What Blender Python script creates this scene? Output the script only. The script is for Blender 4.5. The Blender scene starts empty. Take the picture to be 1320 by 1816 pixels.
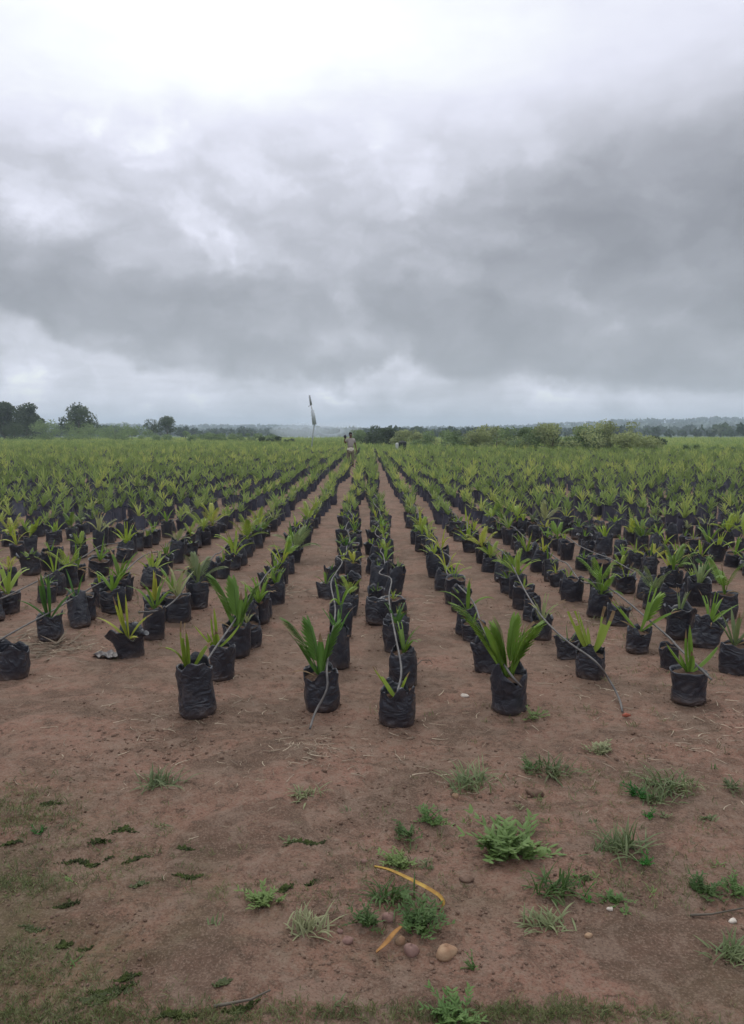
import bpy, math, random
import numpy as np
from mathutils import Vector, Matrix, Euler

random.seed(7)
rng = np.random.default_rng(11)
R = math.radians
SC = bpy.context.scene
COL = SC.collection

# ------------------------------------------------------------------ camera
F_PX, CAM_H, HORIZON, VPX = 1365.0, 1.6, 769.0, 652.0
PITCH = math.atan((908 - HORIZON) / F_PX)
YAW = math.atan((660 - VPX) / F_PX)
cam_d = bpy.data.cameras.new('camera')
cam_d.sensor_fit = 'VERTICAL'
cam_d.sensor_height = 24.0
cam_d.lens = 24.0 * F_PX / 1816.0
cam_d.clip_end = 20000
cam_d.clip_start = 0.05
cam = bpy.data.objects.new('camera', cam_d)
COL.objects.link(cam)
cam.location = (0, 0, CAM_H)
cam.rotation_euler = (R(90) - PITCH, 0, -YAW)
SC.camera = cam
SC.cycles.volume_bounces = 2
SC.view_settings.view_transform = 'Standard'
SC.view_settings.look = 'None'
SC.view_settings.exposure = 0.38
SC.view_settings.gamma = 1.0
CAM_M = cam.rotation_euler.to_matrix()

def ray(px, py):
    return CAM_M @ Vector(((px - 660) / F_PX, (908 - py) / F_PX, -1.0))

def ground_at(px, py, z=0.0):
    """where the sight line of a point in the photograph meets the level z"""
    d = ray(px, py)
    t = (z - CAM_H) / d.z
    return (d.x * t, d.y * t)

def at_depth(px, py, y):
    d = ray(px, py)
    t = y / d.y
    return (d.x * t, y, CAM_H + d.z * t)

# ------------------------------------------------------------------ node helpers
class NT:
    def __init__(self, tree):
        self.t = tree
    def n(self, kind, **kw):
        nd = self.t.nodes.new(kind)
        for k, v in kw.items():
            setattr(nd, k, v)
        return nd
    def link(self, a, b):
        self.t.links.new(a, b)
    def put(self, sock, v):
        if hasattr(v, 'links'):
            self.link(v, sock)
        else:
            sock.default_value = v
    def math(self, op, a, b=0.0, c=0.0, clamp=False):
        m = self.n('ShaderNodeMath', operation=op, use_clamp=clamp)
        self.put(m.inputs[0], a); self.put(m.inputs[1], b); self.put(m.inputs[2], c)
        return m.outputs[0]
    def smooth(self, x, a, b, lo=0.0, hi=1.0):
        m = self.n('ShaderNodeMapRange', interpolation_type='SMOOTHSTEP')
        self.put(m.inputs[0], x); self.put(m.inputs[1], a); self.put(m.inputs[2], b)
        self.put(m.inputs[3], lo); self.put(m.inputs[4], hi)
        return m.outputs[0]
    def curve(self, x, pts, x0, x1, y0, y1):
        """1-D function through pts, x in [x0,x1], value in [y0,y1]"""
        xn = self.math('DIVIDE', self.math('SUBTRACT', x, x0), x1 - x0, clamp=True)
        c = self.n('ShaderNodeFloatCurve')
        cm = c.mapping.curves[0]
        P = [((p[0] - x0) / (x1 - x0), (p[1] - y0) / (y1 - y0)) for p in pts]
        cm.points[0].location = P[0]; cm.points[1].location = P[-1]
        for p in P[1:-1]:
            cm.points.new(*p)
        c.mapping.update()
        self.put(c.inputs['Value'], xn)
        return self.math('MULTIPLY_ADD', c.outputs[0], y1 - y0, y0)
    def noise(self, vec, scale, detail=4, rough=0.5, dist=0.0):
        nd = self.n('ShaderNodeTexNoise')
        if vec is not None:
            self.link(vec, nd.inputs['Vector'])
        nd.inputs['Scale'].default_value = scale
        nd.inputs['Detail'].default_value = detail
        nd.inputs['Roughness'].default_value = rough
        nd.inputs['Distortion'].default_value = dist
        return nd.outputs['Fac']
    def mix(self, f, a, b, blend='MIX'):
        m = self.n('ShaderNodeMix', data_type='RGBA', blend_type=blend)
        self.put(m.inputs[0], f); self.put(m.inputs[6], a); self.put(m.inputs[7], b)
        return m.outputs[2]
    def xyz(self, x, y, z=0.0):
        c = self.n('ShaderNodeCombineXYZ')
        self.put(c.inputs[0], x); self.put(c.inputs[1], y); self.put(c.inputs[2], z)
        return c.outputs[0]

# ------------------------------------------------------------------ sky (world)
SUN_AZ, SUN_EL = R(-9), R(52)
W = bpy.data.worlds.new('World'); SC.world = W; W.use_nodes = True
W.node_tree.nodes.clear()
t = NT(W.node_tree)
tc = t.n('ShaderNodeTexCoord')
sep = t.n('ShaderNodeSeparateXYZ'); t.link(tc.outputs['Generated'], sep.inputs[0])
sx, sy, sz = sep.outputs
az = t.math('ARCTAN2', sx, sy)
hyp = t.math('MAXIMUM', t.math('SQRT', t.math('ADD', t.math('MULTIPLY', sx, sx), t.math('MULTIPLY', sy, sy))), 0.02)
el = t.math('DIVIDE', sz, hyp)
U0 = t.math('MULTIPLY_ADD', az, 1.365, 0.652)            # one unit is about 42 degrees
V0 = t.math('MINIMUM', t.math('MULTIPLY', el, 1.365), 3.0)
# soft curls on the cloud edges: two scales of warp
base = t.xyz(U0, t.math('MULTIPLY', V0, 1.25), 0.37)
w1 = t.noise(base, 4.2, 2, 0.5)
w2 = t.noise(t.xyz(U0, t.math('MULTIPLY', V0, 1.3), 7.7), 4.6, 2, 0.5)
w3 = t.noise(t.xyz(U0, t.math('MULTIPLY', V0, 1.2), 3.1), 13.0, 5, 0.6)
w4 = t.noise(t.xyz(U0, t.math('MULTIPLY', V0, 1.2), 5.3), 12.0, 5, 0.6)
U = t.math('ADD', U0, t.math('ADD', t.math('MULTIPLY_ADD', w1, 0.20, -0.10), t.math('MULTIPLY_ADD', w3, 0.13, -0.065)))
V = t.math('ADD', V0, t.math('ADD', t.math('MULTIPLY_ADD', w2, 0.07, -0.035), t.math('MULTIPLY_ADD', w4, 0.075, -0.0375)))
X0, X1 = -1.2, 2.6
# brightness of the veil with height
Lbase = t.curve(V0, [(0.0, .76), (0.03, .80), (0.075, .80), (0.14, .74), (0.25, .62), (0.36, .66), (0.46, .72), (0.56, .77), (0.66, .82), (0.78, .84), (1.0, 1.0), (2.0, 1.25)], 0, 2.0, 0, 1.3)
side = t.curve(U0, [(X0, .80), (-.2, .93), (.1, .99), (.42, 1.07), (.62, 1.02), (.9, .90), (1.32, .82), (X1, .80)], X0, X1, 0, 1.2)
hi = t.smooth(V0, .2, .5)
L = t.math('MULTIPLY', Lbase, t.math('ADD', 1.0, t.math('MULTIPLY', hi, t.math('SUBTRACT', side, 1.0))))
# bright opening where the sun stands behind the cloud
def blob(cu, cv, ru, rv, amp, uu=U, vv=V):
    a = t.math('DIVIDE', t.math('SUBTRACT', uu, cu), ru)
    b = t.math('DIVIDE', t.math('SUBTRACT', vv, cv), rv)
    q = t.math('ADD', t.math('MULTIPLY', a, a), t.math('MULTIPLY', b, b))
    return t.math('MULTIPLY', t.math('EXPONENT', t.math('MULTIPLY', q, -1.0)), amp)
# lower edge and upper fade of the dark cloud deck
edge = t.curve(U, [(X0, .30), (-.3, .27), (0, .215), (.12, .17), (.23, .13), (.36, .112), (.50, .102), (.60, .105), (.645, .125), (.68, .155), (.74, .145), (.80, .118), (.88, .100), (1.0, .088), (1.32, .084), (1.7, .08), (X1, .12)], X0, X1, 0, 1)
top = t.curve(U, [(X0, .50), (0, .37), (.2, .34), (.32, .34), (.45, .32), (.56, .32), (.64, .34), (.76, .41), (.9, .52), (1.1, .58), (1.32, .62), (X1, .6)], X0, X1, 0, 1)
up = t.smooth(t.math('SUBTRACT', V, edge), -.030, .008)
dn = t.smooth(t.math('SUBTRACT', top, V), -.02, .27)
dark = t.math('MULTIPLY', up, dn)
# pale billow crossing the right-hand deck
bil = t.curve(U, [(X0, .3), (.5, .27), (.62, .25), (.76, .29), (.83, .30), (.9, .265), (1.0, .235), (1.1, .225), (1.18, .21), (1.32, .15), (X1, .12)], X0, X1, 0, 1)
ba = t.curve(U, [(X0, .0), (.70, .0), (.80, .5), (.9, .75), (1.1, .9), (1.32, 1.0), (1.8, .6), (X1, .3)], X0, X1, 0, 1)
dd = t.math('SUBTRACT', bil, V)
bm = t.math('MULTIPLY', t.smooth(dd, -.015, .02), t.smooth(dd, .11, .0))
bm = t.math('MULTIPLY', bm, ba)
# pale crest on the left-hand deck
bil2 = t.curve(U, [(X0, .4), (0, .37), (.16, .37), (.26, .40), (.34, .39), (.42, .335), (.5, .30), (.58, .25), (.66, .20), (X1, .2)], X0, X1, 0, 1)
d2 = t.math('SUBTRACT', bil2, V)
bm2 = t.math('MULTIPLY', t.math('MULTIPLY', t.smooth(d2, -.03, .02), t.smooth(d2, .10, 0)),
             t.curve(U, [(X0, .2), (0, .3), (.2, .55), (.5, .45), (.66, .5), (.72, .0), (X1, 0)], X0, X1, 0, 1))
amt = t.math('SUBTRACT', dark, t.math('MULTIPLY', bm, .52))
amt = t.math('SUBTRACT', amt, t.math('MULTIPLY', bm2, .34))
for b in [blob(.36, .20, .26, .07, .35), blob(.15, .30, .25, .07, .20), blob(.62, .27, .12, .08, .12), blob(1.22, .125, .22, .04, .16), blob(1.12, .33, .26, .07, .16), blob(.80, .22, .2, .07, .10),
          blob(.66, .145, .05, .03, -.22), blob(.42, .68, .15, .12, -.12, U0, V0), blob(1.25, .62, .22, .10, .06)]:
    amt = t.math('ADD', amt, b)
n1 = t.noise(t.xyz(U0, t.math('MULTIPLY', V0, 1.6), 1.0), 3.2, 5, 0.55, 0.3)
n2 = t.noise(t.xyz(U0, t.math('MULTIPLY', V0, 3.4), 2.0), 9.0, 5, 0.6)
amt = t.math('ADD', amt, t.math('MULTIPLY_ADD', n1, .60, -.30))
amt = t.math('ADD', amt, t.math('MULTIPLY_ADD', n2, .16, -.08))
def puffs(scale, z):
    vo = t.n('ShaderNodeTexVoronoi', feature='SMOOTH_F1')
    t.link(t.xyz(t.math('ADD', U, t.math('MULTIPLY', w4, .05)), t.math('MULTIPLY', V, 1.5), z), vo.inputs['Vector'])
    vo.inputs['Scale'].default_value = scale; vo.inputs['Smoothness'].default_value = .35
    vo.inputs['Detail'].default_value = 2.0; vo.inputs['Roughness'].default_value = .5
    return vo.outputs['Distance']
n3 = t.math('SUBTRACT', .42, t.math('MULTIPLY', puffs(7.5, 4.0), .62))
amt = t.math('ADD', amt, t.math('MULTIPLY', t.math('MULTIPLY_ADD', n3, -1.35, .19), t.smooth(V0, .62, .35)))
n4 = t.noise(t.xyz(U, t.math('MULTIPLY', V, 1.6), 6.0), 17.0, 6, 0.62, 0.4)
amt = t.math('ADD', amt, t.math('MULTIPLY', t.math('MULTIPLY_ADD', n4, .50, -.25), t.smooth(V0, .60, .30)))
strk = t.noise(t.xyz(U0, t.math('MULTIPLY', V0, 7.0), 9.0), 5.0, 4, 0.55)
amt = t.math('ADD', amt, t.math('MULTIPLY', t.math('MULTIPLY_ADD', strk, 1.0, -.42), t.smooth(V0, .16, .08)))
amt = t.math('MAXIMUM', amt, -.30)
pos = t.math('MAXIMUM', amt, 0.0)
pos = t.math('MULTIPLY', t.math('SUBTRACT', 1.0, t.math('EXPONENT', t.math('MULTIPLY', pos, -1.05))), 1.42)
amt = t.math('ADD', pos, t.math('MINIMUM', amt, 0.0))
L = t.math('MULTIPLY', L, t.math('SUBTRACT', 1.0, t.math('MULTIPLY', amt, .52)))
L = t.math('MINIMUM', t.math('MAXIMUM', L, .12), 1.3)
tint = t.mix(t.smooth(L, .25, .92), (0.945, .965, 1.07, 1), (.945, .955, 1.10, 1))
tint = t.mix(t.smooth(L, .66, .84), tint, (.97, 1.0, 1.0, 1))
cl = t.mix(1.0, tint, t.xyz(L, L, L), 'MULTIPLY')
cl = t.mix(1.0, cl, (10, 10, 10, 1), 'MULTIPLY')
sky = t.n('ShaderNodeTexSky', sky_type='NISHITA')
sky.sun_disc = False
sky.sun_elevation = SUN_EL
sky.sun_rotation = SUN_AZ
skyc = t.mix(.96, sky.outputs[0], cl)
bg = t.n('ShaderNodeBackground'); bg.inputs['Strength'].default_value = 0.1
t.link(skyc, bg.inputs['Color'])
out = t.n('ShaderNodeOutputWorld'); t.link(bg.outputs[0], out.inputs['Surface'])

# ------------------------------------------------------------------ sun behind the overcast
sd = bpy.data.lights.new('sun', 'SUN'); sd.energy = 0.7; sd.angle = R(28); sd.color = (1.0, .965, .92)
sun = bpy.data.objects.new('sun', sd); COL.objects.link(sun)
sdir = Vector((math.sin(SUN_AZ) * math.cos(SUN_EL), math.cos(SUN_AZ) * math.cos(SUN_EL), math.sin(SUN_EL)))
sun.rotation_euler = sdir.to_track_quat('Z', 'Y').to_euler()
sun.location = sdir * 50

# ------------------------------------------------------------------ noise in python
def vnoise(x, y, seed=0):
    xi = np.floor(x).astype(np.int64); yi = np.floor(y).astype(np.int64)
    xf = x - xi; yf = y - yi
    def h(a, b):
        n = (a * 374761393 + b * 668265263 + seed * 1442695041) & 0x7fffffff
        n = ((n ^ (n >> 13)) * 1274126177) & 0x7fffffff
        n = (n ^ (n >> 16)) & 0xffff
        return n / 32767.5 - 1.0
    u = xf * xf * (3 - 2 * xf); v = yf * yf * (3 - 2 * yf)
    return (h(xi, yi) * (1 - u) + h(xi + 1, yi) * u) * (1 - v) + (h(xi, yi + 1) * (1 - u) + h(xi + 1, yi + 1) * u) * v

def ridge_h(x, y):
    """low far hills, metres"""
    d = np.hypot(x, y)
    k = np.clip((d - 700) / 900, 0, 1); k = k * k * (3 - 2 * k)
    azn = np.arctan2(x, y)
    rr = 1.0 + .75 * np.clip((azn - .22) / .2, 0, 1)
    return k * (11 * rr + 5 * np.clip((azn - .2) / .1, 0, 1) + 5 * vnoise(azn * 9, d / 900, 4) + 2.5 * vnoise(azn * 31, d / 300, 5))

def hz(x, y):
    x = np.asarray(x, float); y = np.asarray(y, float)
    near = np.clip((14 - np.hypot(x, y)) / 6, 0, 1)
    z = .020 * vnoise(x / 1.3, y / 1.3, 1) + .014 * near * vnoise(x / .33 + y * .5, y / .22, 14) + .012 * vnoise(x / .42, y / .42, 2) * np.clip((30 - np.hypot(x, y)) / 20, 0, 1)
    c = vnoise(x / .15 + 3, y / .11, 3)
    z = z + near * (.006 * c + .007 * np.abs(vnoise(x / .07, y / .055, 6)) ** 1.5 * (vnoise(x / .6, y / .5, 9) > -.15)
                    + .016 * np.abs(vnoise(x / .09 + 5, y / .07, 12)) * np.clip(vnoise(x / .8, y / .5, 13) * 1.6 + .15 + .5 * (y > 3.3), 0, 1)
                    + .0025 * vnoise(x / .03, y / .03, 8))
    # shallow hollows left by feet in the near soil
    for (hx, hy, r, dp) in HOLLOWS:
        q = ((x - hx) / r) ** 2 + ((y - hy) / (r * .7)) ** 2
        z = z - dp * np.exp(-q * 1.5)
    return z + ridge_h(x, y)

HOLLOWS = []
for (px, py, r, dp) in [(335, 1552, .08, .022), (118, 1610, .06, .02), (255, 1703, .035, .018), (272, 1703, .035, .018),
                        (1208, 1735, .05, .018), (430, 1785, .09, .022), (600, 1806, .05, .02), (550, 1560, .04, .02),
                        (410, 1465, .06, .02), (950, 1400, .06, .018), (160, 1530, .12, .018), (830, 1575, .06, .015),
                        (1100, 1382, .06, .018), (150, 1680, .04, .02), (670, 1380, .07, .015), (60, 1340, .12, .015)]:
    gx, gy = ground_at(px, py)
    HOLLOWS.append((gx, gy, r, dp))

def gz(x, y):
    return float(hz(np.array([x]), np.array([y]))[0])

# ------------------------------------------------------------------ object helpers
def link(name, me, parent=None):
    o = bpy.data.objects.new(name, me); COL.objects.link(o)
    if parent is not None:
        o.parent = parent
    return o

def tag(o, label=None, cat=None, group=None, kind=None):
    if label: o['label'] = label
    if cat: o['category'] = cat
    if group: o['group'] = group
    if kind: o['kind'] = kind
    return o

def np_mesh(name, V, F, mats, mi=None, smooth=True, tintv=None):
    """V (n,3), F list of arrays (m,3)/(m,4)"""
    me = bpy.data.meshes.new(name)
    V = np.asarray(V, np.float32)
    if not isinstance(F, list): F = [F]
    F = [np.asarray(f, np.int64) for f in F if len(f)]
    loops = np.concatenate([f.ravel() for f in F])
    tot = np.concatenate([np.full(len(f), f.shape[1]) for f in F])
    st = np.concatenate([[0], np.cumsum(tot)[:-1]])
    me.vertices.add(len(V)); me.vertices.foreach_set('co', V.ravel())
    me.loops.add(len(loops)); me.loops.foreach_set('vertex_index', loops.astype(np.int32))
    me.polygons.add(len(tot)); me.polygons.foreach_set('loop_start', st.astype(np.int32))
    me.polygons.foreach_set('loop_total', tot.astype(np.int32))
    if mi is not None:
        me.polygons.foreach_set('material_index', np.asarray(mi, np.int32))
    me.polygons.foreach_set('use_smooth', np.full(len(tot), bool(smooth)))
    for m in mats: me.materials.append(m)
    if tintv is not None:
        a = me.attributes.new('tint', 'FLOAT', 'POINT'); a.data.foreach_set('value', np.asarray(tintv, np.float32))
    me.update(calc_edges=True)
    return me

class Geo:
    """collects quads / triangles (as quads with repeated handling) for one mesh"""
    def __init__(self): self.v = []; self.q = []; self.t = []; self.qm = []; self.tm = []; self.tn = []
    def add(self, vs, fs, m=0, tint=0.0):
        o = len(self.v); self.v += [tuple(p) for p in vs]; self.tn += [tint] * len(vs)
        for f in fs:
            f = [i + o for i in f]
            if len(f) == 4: self.q.append(f); self.qm.append(m)
            elif len(f) == 3: self.t.append(f); self.tm.append(m)
            else:
                for i in range(1, len(f) - 1): self.t.append([f[0], f[i], f[i + 1]]); self.tm.append(m)
    def tube(self, pts, rad, n=8, m=0, cap=True, tint=0.0):
        pts = [Vector(p) for p in pts]
        rr = rad if isinstance(rad, (list, tuple)) else [rad] * len(pts)
        vs = []; fs = []
        for i, p in enumerate(pts):
            d = (pts[min(i + 1, len(pts) - 1)] - pts[max(i - 1, 0)]).normalized()
            a = d.cross(Vector((0, 0, 1)))
            if a.length < .05: a = d.cross(Vector((1, 0, 0)))
            a.normalize(); b = d.cross(a)
            for k in range(n):
                an = 2 * math.pi * k / n
                vs.append(p + (a * math.cos(an) + b * math.sin(an)) * rr[i])
        for i in range(len(pts) - 1):
            for k in range(n):
                fs.append([i * n + k, i * n + (k + 1) % n, (i + 1) * n + (k + 1) % n, (i + 1) * n + k])
        if cap:
            fs.append(list(range(n))[::-1]); fs.append([(len(pts) - 1) * n + k for k in range(n)])
        self.add(vs, fs, m, tint)
    def box(self, c, s, rz=0, m=0, bev=0.0):
        cx, cy, cz = c; hx, hy, hzz = s[0] / 2, s[1] / 2, s[2] / 2
        cc, sn = math.cos(rz), math.sin(rz)
        vs = []
        for z in (-hzz, hzz):
            for x, y in ((-hx, -hy), (hx, -hy), (hx, hy), (-hx, hy)):
                vs.append((cx + x * cc - y * sn, cy + x * sn + y * cc, cz + z))
        self.add(vs, [[3, 2, 1, 0], [4, 5, 6, 7], [0, 1, 5, 4], [1, 2, 6, 5], [2, 3, 7, 6], [3, 0, 4, 7]], m)
    def arrays(self):
        F = []; mi = []
        if self.q: F.append(np.array(self.q)); mi += self.qm
        if self.t: F.append(np.array(self.t)); mi += self.tm
        return np.array(self.v, float), F, np.array(mi), np.array(self.tn)
    def mesh(self, name, mats, smooth=True):
        V, F, mi, tn = self.arrays()
        return np_mesh(name, V, F, mats, mi, smooth, tn)

def empty(name, loc, rz=0):
    o = bpy.data.objects.new(name, None); COL.objects.link(o)
    o.location = loc; o.rotation_euler = (0, 0, rz); o.empty_display_size = .1
    return o

# ------------------------------------------------------------------ materials
def mat(name):
    m = bpy.data.materials.new(name); m.use_nodes = True
    m.node_tree.nodes.clear()
    return m, NT(m.node_tree)

def finish(t, shader):
    o = t.n('ShaderNodeOutputMaterial'); t.link(shader, o.inputs['Surface'])

def princ(t, col, rough=.8, spec=.3, normal=None):
    p = t.n('ShaderNodeBsdfPrincipled')
    t.put(p.inputs['Base Color'], col); t.put(p.inputs['Roughness'], rough)
    p.inputs['Specular IOR Level'].default_value = spec
    if normal is not None: t.link(normal, p.inputs['Normal'])
    return p.outputs[0]

def bump(t, h, dist, strength=1.0):
    b = t.n('ShaderNodeBump'); t.put(b.inputs['Height'], h)
    b.inputs['Distance'].default_value = dist; b.inputs['Strength'].default_value = strength
    return b.outputs[0]

def objcoord(t): return t.n('ShaderNodeTexCoord').outputs['Object']

def simple_mat(name, c1, c2, rough=.8, scale=8, spec=.3, bd=0.0, bs=30, trans=0.0):
    m, t = mat(name)
    co = objcoord(t)
    rnd = t.n('ShaderNodeObjectInfo').outputs['Random']
    off = t.n('ShaderNodeVectorMath', operation='ADD'); t.link(co, off.inputs[0]); t.link(t.xyz(t.math('MULTIPLY', rnd, 31), 0, 0), off.inputs[1])
    n = t.noise(off.outputs[0], scale, 4, .6)
    c = t.mix(t.smooth(n, .3, .7), c1 + (1,), c2 + (1,))
    nm = bump(t, t.noise(off.outputs[0], bs, 4, .6), bd) if bd else None
    s = princ(t, c, rough, spec, nm)
    if trans:
        tr = t.n('ShaderNodeBsdfTranslucent'); t.link(c, tr.inputs[0])
        mx = t.n('ShaderNodeMixShader'); mx.inputs[0].default_value = trans
        t.link(s, mx.inputs[1]); t.link(tr.outputs[0], mx.inputs[2]); s = mx.outputs[0]
    finish(t, s)
    return m

def leaf_mat(name, c1, c2, c3, trans=.35, attr=False, rough=.5, scale=9):
    """c1 -> c2 by noise; c3 yellowed, picked per object (or per plant through the tint attribute)"""
    m, t = mat(name)
    co = objcoord(t)
    n = t.noise(co, scale, 3, .5)
    c = t.mix(t.smooth(n, .3, .7), c1 + (1,), c2 + (1,))
    if attr:
        a = t.n('ShaderNodeAttribute'); a.attribute_name = 'tint'; r = a.outputs['Fac']
    else:
        r = t.n('ShaderNodeObjectInfo').outputs['Random']
    c = t.mix(t.smooth(r, .45, 1.0, 0, .9), c, c3 + (1,))
    val = t.n('ShaderNodeHueSaturation'); t.link(c, val.inputs['Color'])
    t.put(val.inputs['Value'], t.smooth(r, 0, .5, .72, 1.08))
    c = val.outputs[0]
    s = princ(t, c, rough, .35)
    tr = t.n('ShaderNodeBsdfTranslucent'); t.link(c, tr.inputs[0])
    mx = t.n('ShaderNodeMixShader'); mx.inputs[0].default_value = trans
    t.link(s, mx.inputs[1]); t.link(tr.outputs[0], mx.inputs[2])
    finish(t, mx.outputs[0])
    return m

# --- ground
def ground_material():
    m, t = mat('soil')
    co = objcoord(t)
    s = t.n('ShaderNodeSeparateXYZ'); t.link(co, s.inputs[0])
    X, Y = s.outputs[0], s.outputs[1]
    big = t.noise(co, .55, 4, .6)
    med = t.noise(co, 2.3, 5, .62, .4)
    fin = t.noise(co, 21, 7, .72, .3)
    vf = t.noise(co, 62, 5, .75)
    c = t.mix(t.smooth(big, .35, .65), (.195, .110, .080, 1), (.245, .128, .096, 1))
    c = t.mix(t.smooth(med, .38, .66), c, (.168, .106, .078, 1))
    c = t.mix(t.smooth(med, .62, .78, 0, .7), c, (.235, .124, .098, 1))
    c = t.mix(t.smooth(fin, .50, .64, 0, .7), c, (.225, .165, .125, 1))
    c = t.mix(t.smooth(fin, .48, .37, 0, .85), c, (.085, .056, .040, 1))
    c = t.mix(t.smooth(vf, .44, .30, 0, .75), c, (.075, .050, .036, 1))
    c = t.mix(t.smooth(vf, .56, .68, 0, .55), c, (.27, .20, .155, 1))
    damp = t.noise(co, 1.4, 6, .68, .8)
    c = t.mix(t.smooth(damp, .49, .58, 0, .72), c, (.098, .064, .046, 1))
    strk = t.n('ShaderNodeMapping'); t.link(co, strk.inputs[0]); strk.inputs['Scale'].default_value = (.35, 1.6, 1); strk.inputs['Rotation'].default_value = (0, 0, .25)
    c = t.mix(t.smooth(t.noise(strk.outputs[0], 4.5, 6, .7, .6), .54, .64, 0, .55), c, (.088, .060, .042, 1))
    mot = t.noise(co, 6.5, 6, .7, .5)
    c = t.mix(t.smooth(mot, .50, .60, 0, .45), c, (.225, .160, .125, 1))
    c = t.mix(t.smooth(mot, .46, .37, 0, .5), c, (.095, .062, .046, 1))
    gr = t.noise(co, 120, 4, .7)
    c = t.mix(t.smooth(gr, .52, .62, 0, .55), c, (.255, .185, .145, 1))
    c = t.mix(t.smooth(gr, .46, .36, 0, .60), c, (.070, .046, .036, 1))
    # algae-green film on the trodden soil near the viewer and to the left
    al = t.noise(co, 1.1, 4, .6, .2)
    fx = t.smooth(t.math('ADD', Y, t.math('MULTIPLY', X, .45)), 3.1, 1.8)
    am = t.math('MULTIPLY', t.smooth(al, .46, .66), t.math('MULTIPLY', fx, .42))
    am = t.math('MULTIPLY', am, t.smooth(fin, .3, .6, .4, 1))
    c = t.mix(am, c, (.085, .095, .035, 1))
    # paler drier soil between the rows
    dry = t.math('MULTIPLY', t.smooth(Y, 3.6, 5.5), t.smooth(t.noise(co, 3.5, 5, .6), .4, .7, .15, .8))
    c = t.mix(t.math('MULTIPLY', dry, .5), c, (.190, .138, .106, 1))
    # grass cover beyond the nursery
    gmask = t.smooth(t.math('ADD', t.math('ADD', Y, t.math('MULTIPLY', X, .35)), t.math('MULTIPLY', t.noise(co, .12, 3), 20)), 56, 70)
    gc = t.mix(t.smooth(t.noise(co, .25, 5, .7), .35, .65), (.105, .150, .040, 1), (.150, .190, .060, 1))
    c = t.mix(gmask, c, gc)
    far = t.smooth(Y, 300, 520)
    c = t.mix(far, c, (.030, .052, .022, 1))
    h = t.math('ADD', t.math('ADD', t.math('MULTIPLY', fin, .6), t.math('MULTIPLY', vf, .4)), t.math('MULTIPLY', gr, .22))
    finish(t, princ(t, c, .93, .15, bump(t, h, .018, 1.0)))
    return m

M = {}
M['soil'] = ground_material()
M['clod'] = simple_mat('soil_clod', (.125, .080, .060), (.21, .14, .108), .95, 25, .1, .003, 90)
M['pot_soil'] = simple_mat('potting_soil', (.055, .035, .026), (.115, .075, .055), .95, 40, .1, .006, 60)
M['stone_tan'] = simple_mat('stone_tan', (.26, .15, .095), (.36, .245, .16), .85, 22, .2, .003, 70)
M['stone_pink'] = simple_mat('stone_pink', (.20, .115, .10), (.27, .17, .145), .85, 22, .2, .003, 70)
M['stone_pale'] = simple_mat('stone_pale', (.45, .38, .33), (.62, .56, .50), .8, 22, .2, .002, 70)
M['straw'] = leaf_mat('dry_straw', (.22, .165, .12), (.31, .25, .185), (.42, .35, .26), .15, True, .8)
M['bark'] = simple_mat('bark', (.07, .06, .05), (.14, .12, .10), .9, 3, .2, .01, 14)
M['dryleaf'] = simple_mat('dry_leaf', (.16, .105, .06), (.30, .21, .12), .75, 12, .2, 0, 30, .2)
M['moss'] = simple_mat('dark_moss', (.018, .022, .009), (.050, .068, .016), .9, 30, .2, .004, 60)

def plastic(name, base, attr=False):
    m, t = mat(name)
    co = objcoord(t)
    rnd = t.n('ShaderNodeObjectInfo').outputs['Random']
    off = t.n('ShaderNodeVectorMath', operation='ADD'); t.link(co, off.inputs[0]); t.link(t.xyz(t.math('MULTIPLY', rnd, 17), 0, 0), off.inputs[1])
    P = off.outputs[0]
    st = t.n('ShaderNodeMapping'); t.link(P, st.inputs[0]); st.inputs['Scale'].default_value = (1, 1, 1.9)
    wr = t.math('SUBTRACT', 1.0, t.math('ABSOLUTE', t.math('MULTIPLY_ADD', t.noise(st.outputs[0], 7.5, 3, .5, 1.2), 2.6, -1.3)))
    wr2 = t.noise(P, 34, 3, .5, .8)
    ds = t.noise(P, 8, 5, .7)
    sp = t.n('ShaderNodeSeparateXYZ'); t.link(co, sp.inputs[0])
    dust = t.math('ADD', t.smooth(ds, .50, .74, 0, .28), t.math('MULTIPLY', t.smooth(sp.outputs[2], .09, .0), t.smooth(ds, .3, .6, .15, .7)), clamp=True)
    c = t.mix(dust, base + (1,), (.125, .085, .068, 1))
    h = t.math('ADD', t.math('MULTIPLY', wr, .7), t.math('MULTIPLY', wr2, .3))
    p = princ(t, c, t.smooth(ds, .4, .7, .30, .55), .5, bump(t, h, .020, .62))
    finish(t, p)
    return m
M['bag'] = plastic('black_polythene', (.024, .026, .037))
M['pipe'] = simple_mat('grey_pipe', (.075, .072, .075), (.15, .138, .132), .65, 14, .25)

LEAF = {}
LEAF['dark'] = leaf_mat('leaf_dark', (.060, .150, .030), (.095, .20, .040), (.14, .24, .046), .42)
LEAF['mid'] = leaf_mat('leaf_mid', (.130, .235, .034), (.19, .30, .046), (.26, .33, .055))
LEAF['lime'] = leaf_mat('leaf_lime', (.20, .30, .034), (.29, .37, .050), (.38, .38, .060))
LEAF['grey'] = leaf_mat('leaf_grey', (.145, .205, .075), (.205, .255, .105), (.28, .29, .13))
M['fieldleaf'] = leaf_mat('field_leaf', (.185, .265, .080), (.255, .33, .105), (.40, .43, .12), .48, True, .55, 1.5)
M['fieldbag'] = simple_mat('field_polythene', (.040, .042, .066), (.075, .072, .098), .40, 6, .4, .012, 18)  # paler and bluer than the near bags: plastic sheen put into the base colour
M['weed'] = leaf_mat('weed_leaf', (.085, .165, .045), (.145, .235, .070), (.19, .26, .085), .35)
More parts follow.
